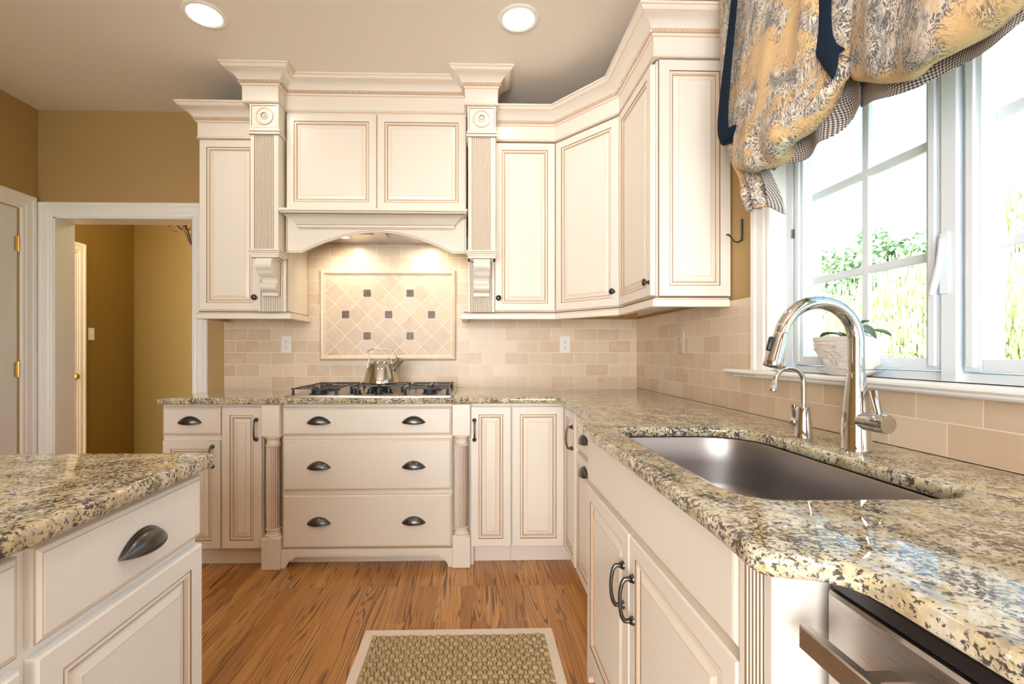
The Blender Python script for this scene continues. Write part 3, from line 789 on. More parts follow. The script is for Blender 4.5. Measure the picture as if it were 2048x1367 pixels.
# ---- pilasters
def pilaster(xc, label):
    t = thing('pilaster', label, 'pilaster', (xc, -.357, 0), group='fluted pilasters')
    w2 = .0775; f = PF+.357
    mb = MB(); mb.rings(-w2-.004, 2.418, 2*w2+.008, .136, [(0, 0, 0), (0, f-.004, 0), (.003, f-.006, 0), (.010, f-.006, 2), (.012, f-.003, 0)]); b0 = mb.build('rosette_block', P, t, smooth=0)
    mb = MB(); mb.M = Matrix.Translation((0, f-.003, 2.486)) @ rot_to((0, -1, 0))
    mb.lathe([(.052, -.001, 2), (.0515, .002, 0), (.048, .006, 0), (.043, .006, 1), (.040, .001, 0), (.028, .001, 0), (.022, .003, 1), (.0205, .007, 0), (.016, .008, 2), (.0135, .003, 0), (.0095, .003, 2), (.0085, .007, 0), (.004, .009, 1), (.0001, .009, 0)], 40); mb.build('rosette', P, b0, smooth=40)
    mb = MB(); mb.sweep([(-w2, 0), (-w2, f), (w2, f), (w2, 0)], [(0, 2.378, 0), (.006, 2.378, 2), (.0065, 2.382, 0), (.010, 2.384, 0), (.010, 2.394, 2), (.006, 2.396, 2), (.006, 2.399, 0), (.009, 2.401, 0), (.009, 2.410, 2), (.005, 2.412, 0), (.004, 2.418, 0), (0, 2.418, 0)]); mb.build('neck_moulding', P, t, smooth=0)
    mb = MB(); fluted(mb, -w2, w2, 1.735, 2.378, -.002, f, 10, .021, .006); mb.build('fluted_shaft', P, t, smooth=20)
    mb = MB(); mb.sweep([(-w2, 0), (-w2, f), (w2, f), (w2, 0)], [(0, 1.690, 0), (-.008, 1.690, 0), (-.008, 1.694, 2), (-.006, 1.696, 0), (.000, 1.700, 0), (.006, 1.708, 0), (.009, 1.716, 2), (.010, 1.718, 0), (.010, 1.724, 2), (.006, 1.726, 0), (.009, 1.728, 0), (.009, 1.735, 0), (0, 1.735, 0)]); mb.box(-w2, w2, f, -.002, 1.690, 1.735); mb.build('shelf_moulding', P, t, smooth=0)
    mb = MB(); fluted(mb, -w2, w2, 1.392, 1.690, -.001, -.014, 13, .010, .005); mb.build('fluted_backing', P, t, smooth=20)
    # scroll corbel: side profile in (out, z)
    pr = []
    def arc(cy, cz, r, a0, a1, n=10):
        for i in range(n+1):
            a = math.radians(a0+(a1-a0)*i/n); pr.append((cy+r*math.cos(a), cz+r*math.sin(a)))
    pr.append((.0, 1.690)); pr.append((.092, 1.690)); arc(.092, 1.652, .037, 80, -62, 12); pr.append((.098, 1.604)); pr.append((.098, 1.596)); pr.append((.074, 1.596))
    arc(.074, 1.558, .034, 90, 178, 8); pr.append((.040, 1.556)); arc(.043, 1.532, .024, 70, -80, 10); pr.append((.034, 1.503)); pr.append((.034, 1.480)); pr.append((.0, 1.480))
    mb = MB(); cw = .046
    m3 = Matrix(((0, 0, 1, 0), (-1, 0, 0, 0), (0, 1, 0, 0), (0, 0, 0, 1)))
    mb.M = m3; mb.prism([(p[0]+.013, p[1]) for p in pr], -cw, cw)
    mb.M = None; mb.box(-cw-.012, cw+.012, -.075, -.012, 1.684, 1.691); mb.box(-.030, .030, -.052, -.046, 1.482, 1.497, 0)
    for z, y in ((1.600, -.1115), (1.4995, -.0475)): mb.box(-cw, cw, y-.0006, y, z, z+.0018, 2)
    mb.build('corbel', P, t, smooth=40)
    mb = MB(); mb.box(-w2+.004, w2-.004, -.002, .0, 1.735, 2.55); mb.build('backing', P, t, smooth=0)
    return t
pilaster(-1.1805, 'cream fluted pilaster with rosette and scroll corbel, on the doorway side of the hood')
pilaster(.046, 'cream fluted pilaster with rosette and scroll corbel, on the window side of the hood')
# ------------------------------------------------------------------ countertops
def poly_offset(pts, d):
    """inset a counter-clockwise polygon by d"""
    n = len(pts); r = []
    for i in range(n):
        a, b_, c_ = Vector(pts[i-1]), Vector(pts[i]), Vector(pts[(i+1) % n])
        d1 = (b_-a).normalized(); d2 = (c_-b_).normalized()
        n1 = Vector((-d1.y, d1.x)); n2 = Vector((-d2.y, d2.x)); m_ = (n1+n2)
        m_ = m_.normalized() if m_.length > 1e-6 else n1
        r.append(tuple(b_+m_*d/max(.35, m_.dot(n1))))
    return r
def rounded(pts, rad, n=7):
    """fillet polygon corners; rad a list"""
    out = []; N = len(pts)
    for i in range(N):
        a, b_, c_ = Vector(pts[i-1]), Vector(pts[i]), Vector(pts[(i+1) % N]); r = rad[i]
        if r <= 0: out.append(tuple(b_)); continue
        u = (a-b_).normalized(); v = (c_-b_).normalized(); th = u.angle(v); t_ = r/math.tan(th/2)
        p0 = b_+u*t_; p1 = b_+v*t_
        for k in range(n+1):
            q = k/n; out.append(tuple(p0*(1-q)**2+b_*2*q*(1-q)+p1*q**2))
    return out
def slab(name, outer, holes, z1=.914, th=.032, e=.008):
    mb = MB()
    prof = [(e*1.5, z1), (e*.55, z1-e*.16), (e*.15, z1-e*.55), (0, z1-e*1.1), (0, z1-th+e*.8), (e*.3, z1-th+e*.3), (e, z1-th)]
    loops = [(outer, 1)]+[(h, -1) for h in holes]
    tops = []; bots = []
    for pts, s in loops:
        n = len(pts); base = len(mb.v); fs = []
        rs = [poly_offset(pts, s*o) for o, z in prof]
        vs = [(q[0], q[1], z) for rr, (o, z) in zip(rs, prof) for q in rr]
        for j in range(len(prof)-1):
            fs += [(j*n+i, j*n+(i+1) % n, (j+1)*n+(i+1) % n, (j+1)*n+i) for i in range(n)]
        mb.add(vs, fs); tops.append((base, rs[0])); bots.append((base+(len(prof)-1)*n, rs[-1]))
    for group, rev in ((tops, False), (bots, True)):
        tri = tessellate_polygon([[Vector((q[0], q[1], 0)) for q in rr] for _, rr in group])
        idx = [b_+i for b_, rr in group for i in range(len(rr))]
        for t_ in tri: mb.f.append(tuple(idx[q] for q in t_)); mb.m.append(0)
    return mb.build(name, GRANITE, smooth=40)
# sink cut-out (counter-clockwise seen from above)
SK = [(.450, -2.385), (.868, -2.385), (.868, -1.650), (.450, -1.650)]
hole = rounded(SK, [.09, .09, .17, .09], 9)
outer = [(-1.640, -.668), (.4, -.668)]
outer = [(-1.655, -.012), (-1.655, -.655), (-1.652, -.664), (-1.643, -.668)]
outer += [(.430, -.668), (.440, -.674), (.448, -.690)]           # inside corner at the corner unit
for (x, y) in ((.4505, -.75), (.4505, -1.30), (.448, -1.355), (.440, -1.39), (.415, -1.43), (.385, -1.465), (.368, -1.50), (.3605, -1.545), (.3585, -1.62)): outer.append((x, y))
for (x, y) in ((.3585, -2.40), (.357, -2.47), (.353, -2.53), (.350, -2.565), (.352, -2.583), (.361, -2.594), (.378, -2.599), (.398, -2.603), (.418, -2.609), (.434, -2.621), (.4425, -2.640), (.4455, -2.67)): outer.append((x, y))
outer += [(.446, -4.2), (1.0985, -4.2), (1.0985, -.012)]
ct = slab('countertop', outer, [hole]); tag(ct, 'speckled gold granite countertop running along both walls around the sink and cooktop', 'countertop')
# cooktop sits on it; island top
isl_o = rounded([(-.622, -3.5), (-.622, -1.995), (-1.65, -1.995), (-1.65, -3.5)], [.02, .035, .03, .02], 6)
o = slab('countertop', isl_o, []); tag(o, 'speckled gold granite countertop on the white island', 'countertop')

# ------------------------------------------------------------------ sink, faucets
t = thing('sink', 'brushed steel undermount sink set into the granite beneath the window', 'sink', (.66, -2.02, .70))
base = rounded([(p[0]+(-.004 if p[0] < .6 else .004), p[1]+(-.004 if p[1] < -2 else .004)) for p in SK], [.092, .092, .172, .092], 9)
mb = MB(); n = len(base)
prof = [(-.016, .8815), (0, .8805), (.002, .876), (.006, .80), (.008, .74), (.014, .712), (.035, .695), (.08, .690)]
vs = []
for o_, z in prof:
    vs += [(q[0]-.66, q[1]+2.02, z-.70) for q in poly_offset(base, o_)]
fs = [(j*n+i, j*n+(i+1) % n, (j+1)*n+(i+1) % n, (j+1)*n+i) for j in range(len(prof)-1) for i in range(n)]
fs += [tuple((len(prof)-1)*n+i for i in range(n))]
mb.add(vs, fs); mb.build('basin', SINKM, t, smooth=50)
mb = MB(); mb.M = Matrix.Translation((.02, 0, -.0085)); mb.lathe([(.056, 0), (.056, .004), (.045, .005), (.040, -.002), (.0001, -.003)], 28); mb.build('drain', CHROME, t)

def arc_pts(c, r, a0, a1, n, ax):
    """points on an arc in the vertical plane holding unit xy vector ax"""
    r_ = []
    for i in range(n+1):
        a = math.radians(a0+(a1-a0)*i/n)
        r_.append((c[0]+ax[0]*r*math.cos(a), c[1]+ax[1]*r*math.cos(a), c[2]+r*math.sin(a)))
    return r_
t = thing('kitchen_faucet', 'tall chrome gooseneck kitchen faucet with pull-down spray head behind the sink', 'faucet', (.959, -2.002, .914))
mb = MB(); mb.lathe([(.0325, 0.0005), (.0325, .004), (.0315, .006), (.0300, .06), (.0265, .115), (.0205, .180), (.0190, .192)], 36)
mb.build('faucet_body', CHROME, t, smooth=50)
ax = (-1, 0)
R1 = .096; zc = .272
pts = [(0, 0, .1925), (0, 0, .22), (0, 0, .25)]+arc_pts((ax[0]*R1, ax[1]*R1, zc), R1, 180, 12, 26, (ax[0], ax[1]))
mb = MB(); mb.tube(pts, [.0182]*3+[.0182-.0020*i/26 for i in range(27)], 22); mb.build('gooseneck', CHROME, t, smooth=60)
e1 = Vector(pts[-1]); dr = (Vector(pts[-1])-Vector(pts[-2])).normalized()
mb = MB(); mb.M = Matrix.Translation(e1) @ rot_to(dr)
mb.lathe([(.0168, .0015), (.0172, .004), (.0178, .02), (.0215, .075), (.0222, .086), (.0205, .0885), (.019, .086), (.0001, .086)], 26)
h = mb.build('spray_head', CHROME, t, smooth=45)
mb = MB(); mb.M = Matrix.Translation(e1) @ rot_to(dr); mb.lathe([(.0188, .0868), (.0001, .0872)], 20); mb.build('spray_face', DARKP, h)
mb = MB(); q = e1+dr*.034; nrm = Vector((dr.z, 0, -dr.x)); nrm = nrm if nrm.x < 0 else -nrm
for k in (0,):
    mb.M = Matrix.Translation(q+nrm*.0185) @ rot_to(dr)
    mb.box(-.005, .006, -.008, .008, -.018, .018)
mb.build('spray_button', DARKP, h, bevel=.003)
mb = MB(); mb.M = Matrix.Translation((0, -.015, .075)) @ rot_to((.10, -1, 0)); mb.lathe([(.0215, 0), (.0225, .03), (.0228, .066), (.021, .070), (.0001, .0705)], 28); hh = mb.build('handle_hub', CHROME, t, smooth=45)
mb = MB(); mb.tube([(.004, -.066, .085), (.004, -.061, .105), (.004, -.051, .140), (.004, -.048, .150)], [.0060, .0070, .0088, .0090], 16, flat=(1, .8)); mb.build('lever', CHROME, hh, smooth=50)
t = thing('water_faucet', 'small chrome filtered water faucet with thin curved spout between sink and wall', 'faucet', (.948, -1.829, .914))
mb = MB(); mb.lathe([(.0235, .0005), (.0235, .003), (.0222, .005), (.0205, .04), (.0165, .082), (.0150, .086), (.0001, .087)], 28); mb.build('faucet_body', CHROME, t, smooth=45)
R2 = .041; pts = [(0, 0, .085), (0, 0, .12), (0, 0, .150)]+arc_pts((-R2, 0, .158), R2, 180, -0, 18, (-1, 0))[::1]
pts = [(0, 0, .085), (0, 0, .12), (0, 0, .150)]+arc_pts((-R2, 0, .158), R2, 180, 10, 18, (-1, 0))
mb = MB(); mb.tube(pts, .0066, 14); mb.build('spout', CHROME, t, smooth=60)
e1 = Vector(pts[-1]); dr = (Vector(pts[-1])-Vector(pts[-2])).normalized()
mb = MB(); mb.M = Matrix.Translation(e1) @ rot_to(dr); mb.lathe([(.0068, 0), (.0072, .012), (.0098, .016), (.0102, .034), (.008, .036), (.0001, .035)], 18); mb.build('spout_tip', CHROME, t)
mb = MB(); mb.M = Matrix.Translation((-.012, .022, .040)); mb.lathe([(.0001, -.015), (.009, -.012), (.0145, -.004), (.015, .003), (.011, .011), (.0001, .015)], 18); hh = mb.build('valve_knob', CHROME, t, smooth=70)
mb = MB(); mb.tube([(-.012, .022, .052), (-.012, .022, .068), (-.013, .023, .090)], [.0045, .0062, .0072], 12); mb.build('lever', CHROME, hh)

# ------------------------------------------------------------------ cooktop and kettle
CX0, CX1, CY0, CY1, CZ = -1.005, -.108, -.648, -.085, .9145
t = thing('gas_cooktop', 'stainless steel gas cooktop with black cast iron grates under the range hood', 'cooktop', ((CX0+CX1)/2, (CY0+CY1)/2, CZ))
cx, cy = (CX0+CX1)/2, (CY0+CY1)/2
hw, hd = (CX1-CX0)/2, (CY1-CY0)/2
mb = MB(); loops = [rounded([(-hw+i, -hd+i), (hw-i, -hd+i), (hw-i, hd-i), (-hw+i, hd-i)], [.02]*4, 5) for i in (0, 0, .004, .016, .024)]
zz = (0, .006, .010, .0105, .0065); n = len(loops[0]); vs = [(p[0], p[1], z) for lp_, z in zip(loops, zz) for p in lp_]
mb.add(vs, [(j*n+i, j*n+(i+1) % n, (j+1)*n+(i+1) % n, (j+1)*n+i) for j in range(4) for i in range(n)]+[tuple(4*n+i for i in range(n)), tuple(reversed(range(n)))])
mb.build('tray', STEEL, t, smooth=30)
def burner(x, y, r):
    mb = MB(); mb.M = Matrix.Translation((x, y, .0065)); mb.lathe([(r*1.3, 0), (r*1.3, .003), (r, .006), (r, .016), (r*1.05, .018), (r*1.05, .023), (r*.9, .026), (.0001, .0265)], 28); mb.build('burner', IRON, t)
burners = [(-.31, -.13, .042), (-.31, .13, .036), (0, .055, .052), (.31, -.13, .036), (.31, .13, .042)]
for b_ in burners: burner(*b_)
def grate(x0, x1, y0, y1, centres):
    mb = MB(); z0, z1 = .0405, .0465; b = .0045
    def bar(xa, ya, xb, yb, za=z0, zb=z1, ww=b):
        d_ = Vector((xb-xa, yb-ya)).normalized(); nn = Vector((-d_.y, d_.x))*ww
        q = [(xa+nn.x, ya+nn.y), (xa-nn.x, ya-nn.y), (xb-nn.x, yb-nn.y), (xb+nn.x, yb+nn.y)]
        q2 = [(xa+nn.x*.6, ya+nn.y*.6), (xa-nn.x*.6, ya-nn.y*.6), (xb-nn.x*.6, yb-nn.y*.6), (xb+nn.x*.6, yb+nn.y*.6)]
        mb.add([(p[0], p[1], za) for p in q]+[(p[0], p[1], zb) for p in q2], [(0, 1, 2, 3), (7, 6, 5, 4), (0, 4, 5, 1), (1, 5, 6, 2), (2, 6, 7, 3), (3, 7, 4, 0)])
    for xa in (x0, x1): bar(xa, y0-.012, xa, y1+.012)
    for ya in (y0, y1): bar(x0-.012, ya, x1+.012, ya)
    if len(centres) > 1: bar(x0, (y0+y1)/2, x1, (y0+y1)/2)
    for (a, c_, _) in centres:
        lo = y0 if c_ < (y0+y1)/2 or len(centres) == 1 else (y0+y1)/2; hi = y1 if c_ > (y0+y1)/2 or len(centres) == 1 else (y0+y1)/2
        bar(x0, c_, a-.022, c_, z0, z1+.003); bar(x1, c_, a+.022, c_, z0, z1+.003); bar(a, lo, a, c_-.022, z0, z1+.003); bar(a, hi, a, c_+.022, z0, z1+.003)
    for xa in (x0, x1):
        for ya in (y0, y1): mb.tube([(xa, ya, .0085), (xa, ya, .0415)], [.0085, .0065], 8)
    return mb.build('grate', IRON, t, smooth=30)
grate(-.415, -.185, -.235, .245, burners[:2])
grate(-.145, .145, -.075, .245, [burners[2]])
grate(.185, .415, -.235, .245, burners[3:])
for (x, y) in ((-.085, -.165), (-.03, -.105), (.03, -.165), (.075, -.105), (-.12, -.11)):
    mb = MB(); mb.M = Matrix.Translation((x, y, .0066)); mb.lathe([(.024, 0), (.024, .004), (.016, .006), (.0155, .022), (.012, .026), (.0001, .0265)], 22); mb.box(-.003, .003, -.016, .016, .024, .034); mb.build('control_knob', DARKP, t)
t = thing('kettle', 'polished steel whistling kettle with looped handle on the back burner', 'kettle', (-.560, -.300, CZ+.0505))
mb = MB(); mb.lathe([(.0001, .0005), (.096, .0005), (.1035, .004), (.1040, .010), (.098, .035), (.084, .085), (.070, .122), (.064, .131), (.052, .137), (.040, .139)], 48); mb.build('kettle_body', NICKEL, t, smooth=50)
mb = MB(); mb.lathe([(.040, .1385), (.038, .143), (.022, .146), (.0001, .147)], 32); mb.build('lid', NICKEL, t, smooth=50)
hpts = [(-.079, -.01, .098), (-.074, -.01, .125), (-.066, -.01, .150), (-.080, -.01, .180), (-.077, -.01, .196), (-.060, -.01, .207), (-.030, -.01, .212), (.005, -.01, .213), (.040, -.01, .209), (.066, -.01, .201), (.078, -.01, .188), (.076, -.01, .172), (.064, -.01, .150), (.062, -.01, .138), (.068, -.01, .122)]
mb = MB(); mb.tube(hpts, .0038, 10, flat=(1, 2.0)); mb.build('handle', NICKEL, t, smooth=60)
mb = MB(); d_ = Vector((.62, -.12, .70)).normalized(); mb.M = Matrix.Translation((.070, -.012, .085)) @ rot_to(d_); mb.lathe([(.022, 0), (.021, .02), (.0185, .065), (.0195, .068), (.0195, .073), (.0001, .074)], 24); sp_ = mb.build('spout', NICKEL, t, smooth=50)
mb = MB(); q = Vector((.070, -.012, .085))+d_*.074; mb.M = Matrix.Translation(q) @ rot_to(d_); mb.lathe([(.021, .0), (.021, .006), (.012, .010), (.0001, .011)], 22); mb.M = None; mb.tube([q+Vector((-.018, 0, .010)), q+Vector((-.026, 0, .030))], [.004, .003], 8); mb.build('spout_cap', GREYMET, sp_)

# ------------------------------------------------------------------ framed tile panel behind the cooktop
t = thing('tile_panel', 'framed panel of diagonal beige tiles with small brown marble insets above the cooktop', 'tile panel', (-.566, -.010, 1.404))
mb = MB(); mb.box(-.43, .43, -.003, .0, -.285, .275); mb.build('diagonal_tiles', DIAG, t, smooth=0)
PT = [(0, 0), (0, .010), (.004, .016), (.012, .021), (.020, .019), (.026, .012), (.028, .004), (.034, .004), (.034, 0)]
vs = []; n = len(PT)
x0, x1, z0, z1 = -.4505, .4485, -.305, .295
for (sx, sz) in ((0, 0), (0, 1), (1, 1), (1, 0)):
    for (a, o_) in PT: vs.append(((x0+a if sx == 0 else x1-a), -.001-o_, (z0+a if sz == 0 else z1-a)))
mb = MB(); mb.add(vs, [(i*n+j, i*n+j+1, ((i+1) % 4)*n+j+1, ((i+1) % 4)*n+j) for i in range(4) for j in range(n-1)]); mb.build('frame', PANELTRIM, t, smooth=40)
for (x, z) in ((-.1424, .1424), (.1424, .1424), (-.2848, 0), (0, 0), (.2848, 0), (-.1424, -.1424), (.1424, -.1424)):
    mb = MB(); mb.rings(-.0235, -.0235, .047, .047, [(0, 0, 0), (0, -.0018, 0), (.001, -.0022, 0)]); mb.build('accent_tile', MARBLE, t, loc=(x, -.003, z), smooth=0)

# ------------------------------------------------------------------ outlets, switch, hook
def outlet(loc, rz, label, m=WHITEP, switch=False, cat='outlet', name='power_outlet'):
    t = thing(name, label, cat, loc, rz)
    mb = MB(); mb.rings(-.035, -.0575, .070, .115, [(0, 0, 0), (0, -.003, 0), (.003, -.0055, 0)]); mb.build('cover_plate', m, t, smooth=0)
    if switch:
        mb = MB(); mb.rings(-.006, -.012, .012, .024, [(0, -.0055, 0), (0, -.007, 0)]); mb.box(-.0035, .0035, -.017, -.006, .0, .010); mb.build('toggle', m, t, smooth=0)
    else:
        for z in (.020, -.020):
            mb = MB(); mb.M = Matrix.Translation((0, -.0054, z)) @ rot_to((0, -1, 0)); mb.lathe([(.0165, 0), (.0165, .002), (.0001, .0022)], 20)
            mb.M = None
            s_ = mb.build('socket', m, t)
            mb = MB(); mb.box(-.0065, -.0045, -.0085, -.0070, z-.002, z+.007); mb.box(.0045, .0065, -.0085, -.0070, z-.001, z+.006); mb.box(-.002, .002, -.0085, -.0070, z-.010, z-.006); mb.build('slots', DARKP, s_, smooth=0)
outlet((-1.241, -.010, 1.203), 0, 'white double outlet on the backsplash under the cabinet next to the doorway')
outlet((.613, -.010, 1.204), 0, 'white double outlet on the backsplash under the straight and angled wall cabinets')
outlet((1.100, -.693, 1.205), -PI/2, 'almond double outlet on the window wall backsplash, seen at a slant', TANP)
outlet((-3.66, 1.43, 1.325), PI/2, 'white light switch on the hall wall beyond the doorway', switch=True, cat='light switch', name='light_switch')
t = thing('curtain_hook', 'black iron hook on the tan wall between cabinet and window', 'hook', (XR, -1.243, 1.66))
mb = MB(); mb.box(-.005, -.0005, -.006, .006, -.045, .045); mb.build('back_strip', BLACK, t, smooth=0, bevel=.001)
mb = MB(); mb.tube([(-.004, 0, -.040), (-.014, .002, -.050), (-.030, .006, -.046), (-.042, .010, -.028), (-.052, .012, -.016), (-.060, .013, -.017)], [.0035, .0035, .0035, .003, .0035, .004], 8); mb.build('prong', BLACK, t)

# ------------------------------------------------------------------ window with three casement sashes
win = thing('window_1', 'white casement window above the sink', 'window', (1.16, -2.32, WZ0)); win['kind'] = 'structure'
def wb(name, m, boxes, smooth=0, bevel=0):
    mb = MB()
    for b_ in boxes: mb.box(*b_)
    return mb.build(name, m, win, loc=(-1.16, 2.32, -WZ0), smooth=smooth, bevel=bevel)
GY = [(-1.529, -1.980), (-2.113, -2.564), (-2.697, -3.148)]      # visible glass widths
GZ0, GZ1 = 1.142, 2.275
wb('jamb', TRIM, [(XR+.0, 1.172, -1.442, -1.428, 1.09, 2.35), (XR+.0, 1.172, -3.252, -3.238, 1.09, 2.35), (XR+.0, 1.172, -3.25, -1.43, 2.335, 2.36)])
wb('window_frame', VINYL, [(1.165, 1.26, -1.488, -1.438, 1.085, 2.34), (1.165, 1.26, -3.242, -3.192, 1.085, 2.34), (1.165, 1.26, -3.20, -1.48, 1.085, 1.108), (1.165, 1.26, -3.20, -1.48, 2.31, 2.34)]+[(1.150, 1.26, m_-.019, m_+.019, 1.085, 2.34) for m_ in (-2.0465, -2.6305)]+[(1.158, 1.165, -1.476, -1.444, 1.09, 2.34)], bevel=.002)
for (a, b_) in GY:
    o = wb('sash', VINYL, [(1.160, 1.215, a, a+.040, 1.112, 2.312), (1.160, 1.215, b_-.040, b_, 1.112, 2.312), (1.160, 1.215, b_, a, 1.112, GZ0), (1.160, 1.215, b_, a, GZ1, 2.312), (1.152, 1.160, a+.012, a+.030, 1.122, 2.30), (1.152, 1.160, b_-.030, b_-.012, 1.122, 2.30)], bevel=.002)
    mb = MB(); mb.box(.037, .041, b_+2.32-.005, a+2.32+.005, GZ0-WZ0-.005, GZ1-WZ0+.005); mb.build('glass', GLASS, o, loc=(1.16-1.16+0, 0, 0), smooth=0).location = (1.16, -2.32, WZ0)
    ym = (a+b_)/2; mb = MB(); mb.box(1.192, 1.206, ym-.012, ym+.012, GZ0, GZ1)
    for z in (1.407, 1.700, 1.990): mb.box(1.1925, 1.2055, b_, a, z-.012, z+.012)
    mb.build('muntins', VINYL, o, smooth=0, bevel=.003)
for ym in (-2.045, -2.629):
    mb = MB(); mb.M = Matrix.Translation((-.014, ym+2.32+.006, 1.375-WZ0))
    mb.box(.0, .006, -.011, .011, -.075, .075); mb.tube([(-.003, .002, .060), (-.008, .003, 0), (-.018, .006, -.055), (-.022, .010, -.078)], [.006, .007, .008, .006], 10, flat=(.7, 1.2)); mb.build('sash_lock', VINYL, win, bevel=.002)
mb = MB(); mb.tube([(1.158, -1.955, 1.345), (1.135, -1.945, 1.325), (1.118, -1.925, 1.312)], [.006, .007, .008], 10); mb.build('sash_lever', VINYL, win, loc=(-1.16, 2.32, -WZ0))
mb = MB(); mb.M = None
for z in (1.57,): mb.box(-.008, .0, -1.486+2.32, -1.478+2.32, z-WZ0, z-WZ0+.03)
mb.build('screen_clip', GREYMET, win, smooth=0)
# stool, apron moulding and casing
mb = MB(); mb.sweep([(XR, -1.270), (1.092, -1.270), (1.092, -3.42), (XR, -3.42)][::-1] if False else [(XR, -3.42), (1.095, -3.42), (1.095, -1.275), (XR, -1.275)][::-1], [(0, 1.058, 0), (.022, 1.058, 0), (.027, 1.061, 0), (.028, 1.066, 0), (.034, 1.068, 0), (.041, 1.070, 0), (.050, 1.072, 0), (.055, 1.077, 0), (.055, 1.083, 0), (.050, 1.088, 0), (0, 1.088, 0)])
mb.box(1.04+.01, 1.166, -3.24, -1.43, 1.066, 1.0875); mb.box(1.09, XR+.03, -3.42, -1.275, 1.063, 1.0875)
o = mb.build('window_sill', TRIM, smooth=30); struct(o)
o = casing('trim_1', lambda u, q, z: (XR-q, -u, z), 1.44, 3.24, 2.345, 1.088, width=.107); struct(o)

# ------------------------------------------------------------------ valance
t = thing('window_valance', 'gold and charcoal toile balloon valance with navy ties and gingham lining', 'valance', (1.0, -2.32, 2.66))
def sm(q): q = max(0, min(1, q)); return q*q*(3-2*q)
def vpt(x, tt, z): return (x-1.0, -tt+2.32, z-2.66)
mb = MB(); mb.box(0.0, XR-1.0, -3.33+2.32, -1.312+2.32, -.018, .0); mb.build('mounting_board', TRIM, t, smooth=0)
def nz(a, b_, c_, s): return noise.noise(Vector((a*s, b_*s, c_*s)))
ties = [1.475, 1.995, 2.60, 3.12]
def pouf(t0, t1, seed, B=.095):
    def f(u, v):
        tt = t0+(t1-t0)*u
        side = math.sin(PI*u)**.5
        zb = 1.742+.105*abs(2*u-1)**2.6-.012*math.sin(PI*u)
        if v < .82:
            q = v/.82; z = 2.655+(zb+.045-2.655)*q
            bul = (.012+B*(.10+.90*sm(q*1.05)))*side
            x = .985-bul
        else:
            a = (v-.82)/.18*PI*.85; rr = (.012+B)*side*.5
            x = .985-rr-rr*math.cos(a)*1.0; z = zb+.045-.05*math.sin(a)+(.03*(v-.82)/.18)
        amp = .008+.030*sm(v/.8)
        fold = nz(u*3.2+seed, v*.8, seed, 1.6)*amp+nz(u*7+seed, v*1.6, seed+3, 1.3)*amp*.55
        fold += .014*sm(v)*math.sin((u*3.5+v*1.2)*2*PI+seed)*side
        return vpt(x+fold*.9, tt+.010*nz(u*4, v*3, seed, 1.2), z+.012*nz(u*5, v*2, seed+9, 1)*sm(v))
    mb = MB(); mb.grid(48, 44, f); return mb.build('toile_pouf', TOILE, t, smooth=80, solid=.002, recalc=False)
for i in range(3): pouf(ties[i]-.012, ties[i+1]+.012, 2.3+i*5.1)
# plain end panel beyond the first tie
def endp(u, v):
    tt = 1.315+(1.50-1.315)*u; z = 2.655-(2.655-(2.02-.10*u))*v
    return vpt(.978-.012*math.sin(PI*u)+.008*nz(u*3, v*4, 1, 1.5)*v, tt+.02*v*v*(1-u), z)
mb = MB(); mb.grid(12, 26, endp); mb.build('toile_end_panel', TOILE, t, smooth=80, solid=.002, recalc=False)
def retp(u, v):                    # return to the wall
    return vpt(.979+(XR-.002-.979)*u, 1.315+.02*v*v*(1-u), 2.655-(.635)*v)
mb = MB(); mb.grid(4, 8, retp); mb.build('toile_return', TOILE, t, smooth=80, solid=.002, recalc=False)
def tail(u, v):
    tl = 1.335+.190*v**.8; tr = 1.515+.118*v**.8
    tt = tl+(tr-tl)*u; zl = 2.04-.388*v; zr = 1.93-.295*v
    z = zl+(zr-zl)*u
    ph = (u*2.2+.15*v)*2*PI
    x = .962+.020*math.sin(ph)*(.5+.5*v)-.020*(1-v)*math.sin(PI*u)+.012*nz(u*4, v*3, 2, 1.5)
    return vpt(x, tt+.006*math.cos(ph), z)
mb = MB(); mb.grid(36, 30, tail); mb.build('toile_tail', TOILE, t, smooth=80, solid=.002, recalc=False)
def flap(u, v):
    z = 1.885-(1.885-(1.637-.034*u))*v
    return vpt(.965+(.016+.036*v)*u, 1.560+.078*sm(v)+.012*u, z)
mb = MB(); mb.grid(6, 14, flap); mb.build('gingham_tail', GINGHAM, t, smooth=80, solid=.002, recalc=False)
def lining(t0, t1, seed):
    def f(u, v):
        tt = t0+(t1-t0)*u
        zb = 1.732+.048*abs(2*u-1)**2.2
        zt = zb+.15
        x = .972+.012*math.sin(u*5*PI+seed)+.010*nz(u*4, v*2, seed, 1.4)-.018*(1-v)*0
        return vpt(x, tt, zt+(zb-zt)*v+.004*math.sin(u*7*PI))
    mb = MB(); mb.grid(40, 8, f); mb.build('gingham_lining', GINGHAM, t, smooth=80, solid=.002, recalc=False)
for i in range(3): lining(ties[i]+(.10 if i == 0 else -.01), ties[i+1]+.01, i*2.0)
def ribbon(pts, name='navy_tie'):
    mb = MB(); N = len(pts); vs = []
    for (x, tt, z, w_, tw) in pts:
        for s in (-1, 0, 1): vs.append(vpt(x+s*tw*.5-(.004 if s == 0 else 0), tt+s*w_*.5, z))
    mb.add(vs, [(i*3+j, i*3+j+1, i*3+j+4, i*3+j+3) for i in range(N-1) for j in range(2)])
    o = mb.build(name, NAVY, t, smooth=60, solid=.004, recalc=False); md = o.modifiers.new('s', 'SUBSURF'); md.levels = 1; md.render_levels = 2; return o
